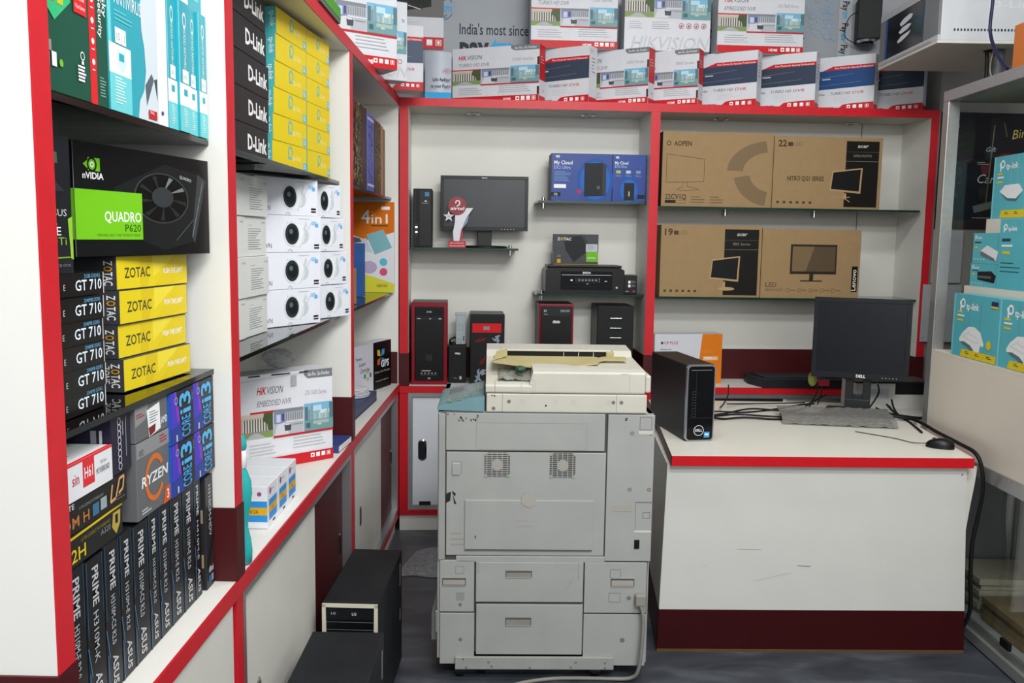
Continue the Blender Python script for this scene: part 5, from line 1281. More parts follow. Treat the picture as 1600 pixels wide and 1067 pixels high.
def f_rail(f):
    for x, y in ((.05, .15), (.07, .85), (.21, .4), (.23, .75), (.47, .85), (.73, .8), (.76, .4), (.945, .45), (.945, .85)): f.ell(x, y, .008, SCW, n=10)
panel('base_rail', ((0.065, 0.623, 0.042, 0.087)), -.012, .0, BEI2, fn=f_rail)
for px, yy in ((722, .03), (757, .05), (940, .03), (975, .10)):
    u = CX0 * 0 + (px - 685) * .0022
    mb = MB(); mb.cyl((u - .012, yy, .024), (u + .012, yy, .024), .024, .024, RUBBER, 18); mb.cyl((u - .016, yy, .024), (u + .016, yy, .024), .008, .008, CHROME, 10); mb.bx(u - .018, u - .013, yy - .015, yy + .015, .02, .0548, GREY_D); mb.bx(u + .013, u + .018, yy - .015, yy + .015, .02, .0548, GREY_D); mb.build('caster', cop)
mb = MB(); mb.prism([(.0005, .12, .27), (.0005, .12, .09), (-.026, .12, .09), (-.026, .12, .19), (-.008, .12, .28)], (0, .28, 0), BEI); mb.bx(-.012, -.004, .1185, .1198, .12, .2, CHROME); mb.build('side_flap', cop, bevel=.002)
# scanner bed
sb = (0.164, 0.713, 0.963, 1.023)
ZB, ZT = ZTOP + .0005, sb[3]
def f_sb(f):
    f.line(.1, 0, .1, 1, .001, LN).line(.81, 0, .81, 1, .001, LN)
    for x, y in ((.045, .8), (.14, .42), (.79, .42), (.84, .42)): f.ell(x, y, .012, SCW, n=12)
    for x in (.225, .43, .54, .76): f.ring(x, .42, .013, .1, I('#a8a290'), n=14)
    f.ell(.37, .62, .006, K_BK, n=10).ell(.05, .12, .006, DIRT, n=8).ell(.035, .1, .005, DIRT, n=8)
mb = MB(); mb.bx(sb[0], sb[1], .0, .52, ZB, ZT, CREAM); f_sb(Face(mb, (sb[0], 0, ZB), (1, 0, 0), (0, 0, 1), sb[1] - sb[0], ZT - ZB)); mb.build('scanner_bed', cop, bevel=.004)
# document feeder above
fa = (0.164, 0.724, 1.027, 1.100)
xa, xe = fa[0] - .002, fa[1]
zf0 = ZT + .002
xs0, xs1 = (0.322, 1.057)[0], (0.344, 1.098)[0]
zc = (0.467, 1.103)[1]
def feeder(b):
    # right part: full height; left part: low apron sloping back
    prof = [(0, zf0), (0, zc - .004), (.05, zc + .002), (.30, zc + .010), (.33, zc + .030), (.47, zc + .036), (.50, zc + .025), (.50, zf0)]
    b.prism([(xs0, y, z) for y, z in prof], (xe - .02 - xs0, 0, 0), CREAM)
    lo = zf0 + .028
    prof2 = [(0, zf0), (0, lo), (.03, lo + .006), (.12, lo + .02), (.30, zc + .008), (.33, zc + .030), (.47, zc + .036), (.50, zc + .025), (.50, zf0)]
    b.prism([(xa, y, z) for y, z in prof2], (xs0 - xa - .0003, 0, 0), CREAM)
    b.prism([(xs0 - .012, .001, lo), (xs0, .001, lo), (xs0, .001, zc - .004)], (0, .16, 0), CREAM)
    b.bx(xe - .0195, xe, -.006, .30, zf0 + .006, zc - .012, CREAM)
    f = Face(b, (xa, 0, zf0), (1, 0, 0), (0, 0, 1), xe - xa, zc - zf0)
    f.frame(.215, .42, .3, .98, .0008, I('#b5af9c')).line(.055, .45, .055, 1, .001, LN).line(.87, .06, .87, 1, .001, I('#a39d8a')).text('DADF', .9 - .08, .14, .05, K_GY, w=.04)
fe = cp('document_feeder', feeder, cop, .006)
# slot behind the tray and the raised yellowed tray
ts = (0.244, 0.600, 1.100, 1.132)
mb = MB(); mb.bx(ts[0] - .02, ts[1], .262, .3, zc + .004, zc + .0335, M('#17130f', .7, 0, .1))
for i in range(3): mb.bx(ts[0] + .2 + i * .055, ts[0] + .203 + i * .055, .258, .262, zc + .008, zc + .032, CREAM)
mb.bx(ts[0] - .03, ts[1] + .02, .255, .31, zc + .0338, zc + .041, CREAM); mb.bx(ts[1], ts[1] + .028, .235, .3, zc + .004, zc + .036, CREAM_Y); mb.build('feed_slot', fe, bevel=.002)
tl, tr2 = (0.187, 1.105)[0], (0.664, 1.124)[0]
def traysurf(a, b):
    x = tl + (tr2 - tl) * a
    dip = .018 * math.sin(PI * min(1, a * 1.25)) ** 1.2 if a < .8 else 0
    wv = b if a < .8 else b * .35 + .45
    return (x, .10 + .13 * wv, zc + .016 - dip * (1 - b) + .004 * b + (.004 if a > .8 else 0))
mb = MB(); mb.sheet(traysurf, 30, 6, (0, 0, .005), CREAM_Y); mb.build('document_tray', fe)
mb = MB(); mb.prism([(tl, .12, zc + .018), (tl + .05, .2, zc + .022), (tl + .05, .22, zc + .046), (tl + .012, .2, zc + .04)], (0, .006, 0), CREAM_Y); mb.build('tray_wing', fe, bevel=.001)
# operating panel, lying on the far left
pz = (0.078, 0.966)[1]
mb = MB()
xl, xr_ = (-0.003, 0.981)[0], xa - .004
mb.prism([(xl, 0, ZTOP + .006), (xr_, 0, ZTOP + .002), (xr_, 0, ZTOP + .055), (xl + .012, 0, ZTOP + .022), (xl, 0, ZTOP + .016)], (0, .34, 0), TEALP)
sl = math.atan2(.033, xr_ - xl - .012)
f = Face(mb, (xl + .012, 0, ZTOP + .022), (math.cos(sl), 0, math.sin(sl)), (0, 1, 0), math.hypot(.033, xr_ - xl - .012), .34)
f.rect(.05, .08, .96, .5, M('#7d8f92', .2)).rect(.12, .14, .8, .42, M('#70767a', .15)).frame(.1, .12, .84, .46, .001, I('#b5c4c6'))
r = random.Random(6)
for i in range(4):
    for j in range(6): f.rect(.12 + j * .13, .55 + i * .09, .2 + j * .13, .59 + i * .09, I(r.choice(['#9fb4a0', '#b5bfae', '#8fa8a4', '#c0a860'])))
f.ell(.2, .92, .07, I('#5fae8a'), ry=.04).ell(.42, .93, .05, I('#c8944a'), ry=.03)
mb.build('control_panel', cop, bevel=.004)
# plastic bag lying on the feeder apron
mb = MB()
r = random.Random(12)
bx0, bx1 = (0.205, 1.099)[0], (0.316, 1.100)[0]
pts = {}
def bag(a, b):
    k = (round(a * 14), round(b * 7))
    if k not in pts: pts[k] = r.uniform(0, .014)
    return (bx0 + (bx1 - bx0) * a, .03 + .12 * b, zf0 + .038 + .018 * b + pts[k] * .8 + .003 * math.sin(7 * a))
mb.sheet(bag, 14, 7, (0, 0, .0015), M('#8f9088', .25, 0, .2, 30))
mb2 = MB()
o = mb.build('plastic_bag', None, (CX0, CY0, 0), CR); tag(o, 'grey crumpled plastic bag with green patch on the copier feeder', 'bag')
gx = (0.279, 1.095)[0]
mb = MB(); mb.grid(lambda a, b: (gx + .02 * math.cos(2 * PI * a) * math.sin(PI * b) * (1 + .2 * math.sin(9 * a)), .075 + .02 * math.sin(2 * PI * a) * math.sin(PI * b), zf0 + .072 - .012 * math.cos(PI * b)), 14, 8, M('#2c4a38', .4, 0, .3, 40), False)
g = mb.build('green_print', o); g['label'] = 'dark green bunched part'
# mains plug and cable
pc = thing('power_cable', 'thick grey mains cable hanging from the copier to the floor', 'cable', (CX0, CY0, 0), CR)
pl = (0.711, 0.300); mb = MB(); mb.bx(pl[0] - .02, pl[0] + .016, -.03, -.0045, pl[1] - .018, pl[1] + .022, M('#8d8a84', .5, 0, .05)); mb.build('plug', pc, bevel=.004)
mb = MB(); mb.tube([(pl[0], -.022, pl[1] - .018), (pl[0] + .008, -.03, pl[1] - .06), (pl[0] + .006, -.035, .15), (pl[0] - .004, -.03, .05), (pl[0] - .03, -.016, .014), (pl[0] - .10, -.008, .0075), (.58, -.006, .0075), (.48, -.004, .0075), (.40, -.01, .0075), (.30, -.04, .0075), (.2, -.10, .0075)], .0068, M('#85827c', .5, 0, .05)); mb.build('cord', pc)

# ------------------------------------------------------------ towers on the floor
def floor_tower(label, c, rz, w, D, h, cream):
    r = thing('floor_tower', label, 'computer tower', c, rz, 'computer towers on the floor')
    mb = MB(); mb.bx(-w / 2, w / 2, .012, D, .008, h, M('#1d1f22', .55, 0, .2, 9, .2)); f = Face(mb, (w / 2, .012, .008), (0, 1, 0), (0, 0, 1), D, h)
    f.frame(.2, .3, .55, .7, .002, I('#121316')).rect(.86, .1, .9, .3, K_GY).rect(.86, .5, .9, .6, K_GY); mb.build('case', r, bevel=.003)
    mb = MB(); mb.bx(-w / 2 + .002, w / 2 - .002, 0, .0115, .008, h - .004, M('#0f1012', .3, 0, .1))
    f = Face(mb, (-w / 2, 0, .008), (1, 0, 0), (0, 0, 1), w, h - .012)
    f.rect(.07, .03, .93, .12, I('#17181b')).text('LG', .53, .085, .02, K_LG, w=.08, bold=.02).text('LG', .16, .08, .018, K_LG, w=.08).line(.07, .14, .93, .14, .001, K_GY).line(.07, .2, .93, .2, .001, K_GY); mb.build('front_panel', r, bevel=.002)
    if cream:
        mb = MB()
        for sx in (-1, 1): mb.prism([(sx * (w / 2 - .001), -.006, .01), (sx * (w / 2 - .001), -.006, h - .002), (sx * (w / 2 - .012), -.006, h - .002), (sx * (w / 2 - .018), -.006, .01)], (0, .0058, 0), M('#cfc9b9', .4, 0, .04))
        mb.bx(-w / 2 + .001, w / 2 - .001, -.006, -.0002, h - .012, h - .001, M('#cfc9b9', .4, 0, .04)); mb.build('cream_surround', r)
    mb = MB()
    for sx in (-1, 1):
        for yy in (.04, D - .04): mb.cyl((sx * (w / 2 - .025), yy, 0), (sx * (w / 2 - .025), yy, .0078), .012, .012, RUBBER, 12)
    mb.build('feet', r)
    return r
floor_tower('black floor tower with cream surround near the maroon cabinet door', (-.505, 2.655, 0), -.02, .175, .485, .42, True)
floor_tower('black floor tower nearest the viewer at the picture foot', (-.468, 1.985, 0), .01, .205, .47, .42, False)
mb = MB()
r = random.Random(21); P = {}
def wrap(a, b):
    k = (round(a * 22), round(b * 12))
    if k not in P: P[k] = r.uniform(.002, .03)
    e = 1 - .5 * abs(2 * b - 1)
    return (-.56 + .36 * a + .08 * b, 4.02 + .38 * b - .12 * (1 - a) + .03 * math.sin(8 * a), .004 + P[k] * math.sin(PI * min(1, max(0, a))) * math.sin(PI * b))
mb.sheet(wrap, 22, 12, (0, 0, -.0012), WRAP)
tag(mb.build('plastic_wrap'), 'crumpled clear plastic wrap on the floor behind the copier', 'plastic wrap')

# ------------------------------------------------------------ the desk
dk = thing('desk', 'white desk with red edge and maroon plinth on the right', 'desk', (0, 0, 0))
DZ = .76
top_poly = [(.576, 3.239), (1.705, 3.276), (1.752, 3.84), (1.752, 3.925), (2.06, 3.945), (2.06, 4.40), (.655, 4.40)]
mb = MB(); mb.prism([(x, y, DZ - .038) for x, y in top_poly], (0, 0, .038), M('#e2ded3', .3, 0, .015, 4)); mb.build('desk_top', dk, bevel=.001)
def strip(p, q, z0, z1, th, m, name):
    p = Vector((*p, 0)); q = Vector((*q, 0)); d = (q - p).normalized(); n = Vector((d.y, -d.x, 0))
    mb = MB(); mb.prism([p + n * .0002 + Vector((0, 0, z0)), q + n * .0002 + Vector((0, 0, z0)), q + n * th + Vector((0, 0, z0)), p + n * th + Vector((0, 0, z0))], (0, 0, z1 - z0), m); return mb.build(name, dk)
strip(top_poly[0], top_poly[1], DZ - .038, DZ - .0003, .003, M('#c4141f', .35, 0, .03, 20), 'red_edging')
strip(top_poly[6], top_poly[0], DZ - .038, DZ - .0003, .003, MAROON, 'maroon_edging')
strip(top_poly[1], top_poly[2], DZ - .038, DZ - .0003, .003, RED, 'red_edging')
B0, B1 = (.545, 3.243), (1.721, 3.275)       # foot of the front panel
T0, T1 = (.566, 3.268), (1.695, 3.303)       # head of the front panel
ZP = .165
fr = lambda z: z / (DZ - .039)
def lerp(a, b, t): return (a[0] + (b[0] - a[0]) * t, a[1] + (b[1] - a[1]) * t)
def front_piece(z0, z1, m, name, prt=None):
    a0, a1, b0, b1 = lerp(B0, T0, fr(z0)), lerp(B1, T1, fr(z0)), lerp(B0, T0, fr(z1)), lerp(B1, T1, fr(z1))
    mb = MB(); vs = [(*a0, z0), (*a1, z0), (*b1, z1), (*b0, z1)]; back = [(x, y + .02, z) for x, y, z in vs]
    mb.add(vs + back, [(0, 1, 2, 3), (7, 6, 5, 4), (0, 4, 5, 1), (1, 5, 6, 2), (2, 6, 7, 3), (3, 7, 4, 0)], m)
    if prt:
        u = (Vector(vs[1]) - Vector(vs[0])); v = Vector(vs[3]) - Vector(vs[0])
        f = Face(mb, vs[0], u.normalized(), v.normalized(), u.length, v.length); prt(f)
    return mb.build(name, dk)
SC2 = I('#a8a6a0')
def scuffs(f):
    f.line(.44, .69, .485, .695, .0022, I('#6a6866')).line(.13, .69, .15, .70, .001, SC2).line(.24, .58, .32, .58, .0015, SC2).ell(.955, .055, .0022, K_BK, n=8).line(.3, .8, .42, .74, .0008, SC2)
front_piece(ZP, DZ - .0385, M('#cdccc7', .4, 0, .025, 5), 'front_panel', scuffs)
front_piece(.012, ZP - .0003, M('#36090c', .5, 0, .05, 12, .15), 'plinth')
mb = MB(); mb.prism([(*B0, 0), (*B1, 0), (B1[0], B1[1] + .02, 0), (B0[0], B0[1] + .02, 0)], (0, 0, .0117), M('#5e4630', .7, 0, .1)); mb.build('plinth_foot', dk)
def side_piece(z0, z1, m, name):
    a0, b0 = lerp(B0, T0, fr(z0)), lerp(B0, T0, fr(z1))
    mb = MB(); vs = [(a0[0], a0[1] + .0205, z0), (.70 - .02, 4.36, z0), (.70 - .02, 4.36, z1), (b0[0], b0[1] + .0205, z1)]
    vs = [(.62 + 0 if i in (1, 2) else x, y, z) for i, (x, y, z) in enumerate(vs)]
    bk = [(x + .018, y, z) for x, y, z in vs]
    mb.add(vs + bk, [(3, 2, 1, 0), (4, 5, 6, 7), (0, 1, 5, 4), (1, 2, 6, 5), (2, 3, 7, 6), (3, 0, 4, 7)], m); return mb.build(name, dk)
side_piece(ZP, DZ - .0385, WHITE2, 'side_panel'); side_piece(0, ZP - .0003, MAROON, 'side_plinth')
edge = ((.715, 1.752), (.64, 1.745), (.56, 1.735), (.49, 1.728), (.43, 1.722), (.34, 1.718), (.17, 1.716))
mb = MB(); mb.prism([(1.66, 3.335, .17), (1.66, 3.335, .715)] + [(x, 3.335, z) for z, x in edge], (0, .004, 0), M('#d8d5cd', .4, 0, .02)); mb.build('bowed_side_sheet', dk)
mb = MB(); mb.bx(1.66, 1.678, 3.42, 4.36, 0, DZ - .0385, WHITE2); mb.build('side_panel', dk)
mb = MB(); mb.bx(2.03, 2.05, 3.96, 4.36, 0, DZ - .0385, WHITE2); mb.build('side_panel', dk)

# slim tower on the desk
ta = Vector((0.667, 3.475, 0.760)); tb = Vector((0.787, 3.518, 0.760)); tcn = Vector((0.652, 3.914, 0.760))
rz = math.atan2(tb.y - ta.y, tb.x - ta.x) * .55
dt = thing('desktop_tower', 'slim glossy black tower with silver rim on the desk', 'computer tower', (ta.x, ta.y, DZ + .0005), rz)
w = .118; hT = .305; dT = .42
mb = MB(); mb.bx(0, w, .016, dT, 0, hT, M('#17171a', .4, 0, .15, 20)); mb.build('case', dt, bevel=.004)
def rrect(x0, x1, z0, z1, r, n=6):
    out = []
    for cx, cz, a in ((x1 - r, z0 + r, -90), (x1 - r, z1 - r, 0), (x0 + r, z1 - r, 90), (x0 + r, z0 + r, 180)):
        out += [(cx + r * math.cos(math.radians(a + 90 * i / n)), cz + r * math.sin(math.radians(a + 90 * i / n))) for i in range(n + 1)]
    return out
mb = MB(); mb.prism([(x, 0, z) for x, z in rrect(0, w, 0, hT, .016)], (0, .0155, 0), M('#a9adb2', .22, .8, .03)); mb.build('silver_rim', dt, bevel=.001)
mb = MB(); mb.prism([(x, -.003, z) for x, z in rrect(.006, w - .006, .006, hT - .006, .012)], (0, .0028, 0), M('#09090b', .12, 0, .1, 14, .25))
f = Face(mb, (.006, -.003, .006), (1, 0, 0), (0, 0, 1), w - .012, hT - .012)
f.line(.3, .06, .3, .7, .0008, I('#3a3b40')).line(.06, .7, .94, .7, .0012, I('#2c2d31')).line(.1, .05, .9, .05, .0016, I('#8a8c90'))
for i in range(5): f.frame(.16, .34 + i * .075, .3, .38 + i * .075, .001, I('#4a4b50'))
f.ring(.45, .87, .2, .12, K_LG).text('DELL', .45, .885, .035, K_LG, al='c', w=.28, bold=.03).rect(.66, .89, .88, .97, I('#3f86b8')).rect(.69, .91, .85, .94, I('#b4d4e6'))
mb.build('front_panel', dt)
# monitor
mL, mR = Vector((1.365, 4.130, 0.945)), Vector((1.753, 3.980, 0.920))
mw = math.hypot(mR.x - mL.x, mR.y - mL.y); mrz = math.atan2(mR.y - mL.y, mR.x - mL.x)
mt = Vector((1.388, 4.160, 1.302))
mz = (mL.z + mR.z) / 2 - DZ
mc = (mL + mR) / 2
mh = .368
dm = monitor('desk_monitor', 'large black square monitor standing on the desk', (mc.x, mc.y, DZ + .0005), mrz, mw, mh, .05, .021, mz, M('#12141a', .3, 0, .1, 6, .2), M('#121418', .45, 0, .1, 14, .2), None, 'DELL', False, tilt=-.06, dots=.74)
mb = MB(); mb.bx(-.055, -.02, .035, .055, .006, mz + .12, M('#1b1d20', .45, 0, .1)); mb.bx(.02, .055, .035, .055, .006, mz + .12, M('#1b1d20', .45, 0, .1)); mb.bx(-.02, .02, .035, .055, .006, mz * .55, M('#1b1d20', .45, 0, .1)); mb.bx(-.055, .055, .03, .034, .006, mz * .42, M('#24272a', .4, 0, .1)); mb.build('stand', dm, bevel=.002)
mb = MB(); mb.prism([(-.16, -.03, 0), (.16, -.03, 0), (.13, .17, 0), (-.13, .17, 0)], (0, 0, .012), M('#15171a', .45, 0, .1)); mb.build('foot', dm, bevel=.003)
# keyboard in its plastic sleeve
kL, kR = Vector((1.160, 3.844, 0.760)), Vector((1.634, 3.775, 0.760))
kw = math.hypot(kR.x - kL.x, kR.y - kL.y)
kb = thing('keyboard', 'black keyboard in a dusty clear plastic sleeve on the desk', 'keyboard', (kL.x, kL.y, DZ + .0005), math.atan2(kR.y - kL.y, kR.x - kL.x))
mb = MB(); mb.prism([(.01, .02, .002), (kw - .01, .02, .002), (kw - .01, .02, .014), (.01, .02, .014)], (0, .15, .008), M('#2a2a2b', .55, 0, .15, 30)); mb.build('base', kb, bevel=.002)
mb = MB()
for j in range(5):
    for i in range(19): mb.bx(.02 + i * (kw - .04) / 19, .02 + (i + .85) * (kw - .04) / 19, .03 + j * .027, .053 + j * .027, .016 + j * .0015, .0205 + j * .0015, M('#38383a', .55, 0, .1))
mb.build('keys', kb)
r = random.Random(31); Q = {}
def sleeve(a, b):
    k = (round(a * 26), round(b * 6))
    if k not in Q: Q[k] = r.uniform(0, .007)
    return (kw * a, .0 + .22 * b, (.003 if b < .01 else .026 + .016 * b) + Q[k])
mb = MB(); mb.sheet(sleeve, 26, 6, (0, 0, .001), film('dusty_plastic_sleeve', '#8a8884', .62)); mb.build('plastic_sleeve', kb)
# mouse
ms = thing('mouse', 'small black mouse on the right end of the desk', 'mouse', (1.655, 3.44, DZ + .0005), -.5)
mb = MB(); mb.grid(lambda a, b: (.052 * math.cos(2 * PI * a) * math.sin(PI / 2 * b) , .03 * math.sin(2 * PI * a) * math.sin(PI / 2 * b) , .038 * max(0, math.cos(PI / 2 * b)) ** .6 * (1 + .2 * math.cos(2 * PI * a) * math.sin(PI / 2 * b))), 24, 10, M('#121214', .35, 0, .1)); mb.build('shell', ms)
mb = MB(); mb.lathe((0, 0, 0), [(.0, 0), (.05, 0), (.05, .0005)], RUBBER, 24); mb.v = [(x, y * .58, z) for x, y, z in mb.v]; mb.build('sole', ms)
mb = MB(); mb.cyl((-.022, -.004, .030), (-.022, .004, .030), .008, .008, GREY_D, 14); mb.build('wheel', ms)
mb = MB(); mb.tube([(-.05, 0, .012), (-.1, .02, .004), (-.17, .07, .003), (-.26, .10, .003), (-.33, .12, .003)], .0018, RUBBER, 6); mb.build('lead', ms)
# label printer / white printer at the desk's back right
wp = thing('printer', 'white printer with paper sticker behind the desk monitor', 'printer', (1.62, 4.12, DZ + .0005), .05)
WPR = M('#c9c8c4', .4, 0, .03)
mb = MB(); mb.bx(.0, .37, .11, .27, .0, .125, WPR); mb.bx(.0, .18, .108, .1098, .045, .125, WPR); f = Face(mb, (.0, .108, 0), (1, 0, 0), (0, 0, 1), .37, .125)
f.rect(.14, .2, .44, .6, I('#aeb0b8')).lines(.17, .26, .4, .56, 5, K_GY, .3).rect(.52, .0, 1, .42, K_BK)
mb.build('body', wp, bevel=.003)
mb = MB(); mb.bx(-.002, .372, .1, .275, .1253, .135, M('#1d1d1e', .4, 0, .1)); mb.build('top_cover', wp, bevel=.002)
# tangled leads
CB = 'black leads tangled on the desk'
zc_ = DZ + .005
def lead(pts, r, lab=None, grp=CB):
    o = Vector(pts[0]); mb = MB(); mb.tube([Vector(p) - o for p in pts], r, RUBBER, 6)
    return tag(mb.build('cable', None, o), lab or 'black lead in the tangle running behind the keyboard on the desk', 'cable', grp if not lab else None)
lead([(.83, 3.86, .80), (.88, 3.97, zc_), (1.0, 4.03, zc_), (1.13, 4.0, zc_), (1.22, 3.98, zc_)], .004)
lead([(.83, 3.86, .775), (.9, 4.06, zc_ + .005), (1.05, 4.08, zc_), (1.2, 4.16, zc_), (1.35, 4.28, zc_), (1.46, 4.34, zc_)], .0035)
lead([(.84, 3.86, .79), (.95, 4.0, zc_ + .01), (1.1, 4.13, zc_ + .008), (1.3, 4.14, zc_), (1.42, 4.26, zc_ + .02), (1.5, 4.3, zc_ + .05)], .004)
lead([(.83, 3.86, .785), (.92, 3.92, zc_), (1.02, 3.94, zc_ + .004), (1.15, 3.93, zc_), (1.24, 3.95, zc_)], .005)
lead([(.95, 4.13, zc_ + .012), (1.0, 4.28, zc_), (1.04, 4.36, zc_ + .03), (1.045, 4.38, zc_ + .08)], .003)
lead([(1.0, 4.2, zc_ + .016), (1.1, 4.3, zc_), (1.25, 4.26, zc_ + .012), (1.4, 4.3, zc_ + .01)], .003)
lead([(1.70, 4.07, zc_ + .05), (1.72, 4.02, zc_ + .02), (1.745, 3.95, zc_), (1.72, 3.80, zc_), (1.70, 3.70, zc_)], .005)
lead([(1.66, 4.09, zc_ + .03), (1.7, 4.03, zc_ + .016), (1.85, 4.02, zc_), (2.0, 4.06, zc_)], .004)
lead([(1.62, 3.99, zc_ + .16), (1.66, 4.07, zc_ + .1), (1.62, 4.08, zc_ + .02)], .004)
lead([(1.60, 3.99, zc_ + .02), (1.758, 3.929, 0.775), (1.752, 3.666, 0.772), (1.743, 3.467, 0.772), (1.737, 3.330, 0.767), (1.750, 3.300, 0.715), (1.759, 3.300, 0.622), (1.753, 3.310, 0.519), (1.741, 3.310, 0.419), (1.743, 3.310, 0.292), (1.756, 3.320, 0.148), (1.74, 3.36, .04), (1.745, 3.40, .012)], .0075, 'thick dark cable dropping off the right end of the desk')
lead([(1.74, 4.115, .83), (1.742, 4.08, .79), (1.75, 4.02, zc_ + .004), (1.80, 4.0, zc_), (1.95, 4.1, zc_)], .0045)
lead([(1.73, 4.11, .80), (1.735, 4.04, .775), (1.76, 3.985, zc_ + .002), (1.9, 3.99, zc_), (2.02, 4.02, zc_)], .0035)
# little coloured things hanging under the monitor
kn = thing('rubber_knob', 'small olive green rubber knob on a lead under the desk monitor', 'knob', (1.405, 4.22, zc_), 0)
mb = MB(); mb.grid(lambda a, b: (.022 * math.cos(2 * PI * a) * math.sin(PI * b), .030 * math.sin(2 * PI * a) * math.sin(PI * b) * .6, .14 + .036 * math.cos(PI * b)), 16, 10, M('#8a8c44', .5, 0, .1)); mb.build('bulb', kn)
mb = MB(); mb.tube([(.02, 0, .13), (.03, .01, .09), (.02, .03, .04), (.0, .03, .0)], .004, RUBBER, 6); mb.build('stem', kn)
cl = thing('ribbon_tuft', 'small blue and red tuft beside the olive knob', 'tuft', (1.465, 4.27, zc_), 0)
mb = MB(); mb.grid(lambda a, b: (.02 * math.cos(2 * PI * a) * math.sin(PI * b), .02 * math.sin(2 * PI * a) * math.sin(PI * b), .15 + .018 * math.cos(PI * b)), 12, 8, M('#2c3f9a', .5, 0, .1)); mb.build('blue_part', cl)
mb = MB(); mb.bx(-.02, .035, -.008, .008, .10, .128, M('#b02028', .5, 0, .1)); mb.tube([(.005, .0, .1), (.01, .03, .05), (.0, .04, .0)], .003, RUBBER, 6); mb.build('red_part', cl)

# ------------------------------------------------------------ aluminium display cabinet on the right
CF = 1.79
YE = 3.905
Y0 = 2.3
dc = thing('display_cabinet', 'tall aluminium and glass display cabinet at the right edge', 'cabinet', (CF, YE, 0))
def dp(name, fn, bevel=0.0, par=dc):
    mb = MB(); fn(mb); mb.v = [(x - CF, y - YE, z) for x, y, z in mb.v]
    return mb.build(name, par, bevel=bevel)
XI = 2.26
AL = M('#a3a4a3', .35, .6, .06, 40)
for yy in (YE - .05,):
    dp('corner_post', lambda b: b.bx(CF, CF + .05, yy, yy + .05, .05, 2.145, AL), .002)
    dp('corner_post', lambda b: b.bx(XI - .05, XI, yy, yy + .05, .05, 2.145, AL), .002)
ZS = .711
dp('top_rail', lambda b: b.bx(CF, CF + .05, Y0, YE, 2.1453, 2.19, AL), .002)
dp('top_board', lambda b: b.bx(CF + .0503, XI, Y0, YE - .0003, 2.147, 2.188, M('#7d8478', .5, 0, .05)))
dp('middle_rail', lambda b: b.bx(CF - .004, CF + .05, Y0, YE - .0503, .655, ZS, AL), .002)
dp('bottom_rail', lambda b: b.bx(CF - .002, CF + .05, Y0, YE, .006, .0497, AL), .002)
dp('bottom_board', lambda b: b.bx(CF + .0503, XI, Y0, YE, .006, .06, M('#b4b6b8', .5, 0, .05)))
BOARD = M('#d6cec1', .5, 0, .02, 5)
dp('fascia_board', lambda b: b.bx(CF + .002, CF + .02, Y0, YE - .0506, ZS + .0003, 1.085, BOARD))
dp('deck', lambda b: b.bx(CF + .002, XI - .012, Y0, YE - .0506, 1.0853, 1.0985, BOARD))
dp('display_step', lambda b: b.bx(1.865, XI - .012, Y0, 3.765, 1.0988, 1.380, BOARD))
dp('display_step', lambda b: b.bx(1.945, XI - .012, Y0, 3.78, 1.3803, 1.656, BOARD))
dp('display_step', lambda b: b.bx(2.02, XI - .012, Y0, 3.66, 1.6563, 1.93, BOARD))
dp('back_board', lambda b: b.bx(XI - .0117, XI, Y0, YE - .0506, .06, 2.146, M('#d0cabc', .5, 0, .03)))
dp('end_pane', lambda b: b.bx(CF + .0503, XI - .0503, YE - .03, YE - .024, .7, 2.145, PANE))
dp('lower_pane', lambda b: b.bx(CF + .012, CF + .017, Y0, YE - .0503, .05, .6547, PANE))
dp('pane_handle', lambda b: b.bx(CF - .002, CF + .0115, 3.10, 3.16, .09, .12, BLACK), .002)
dp('lower_end_pane', lambda b: b.bx(CF + .0503, XI - .0503, YE - .03, YE - .024, .06, .65, M('#7c8082', .6, 0, .05)))
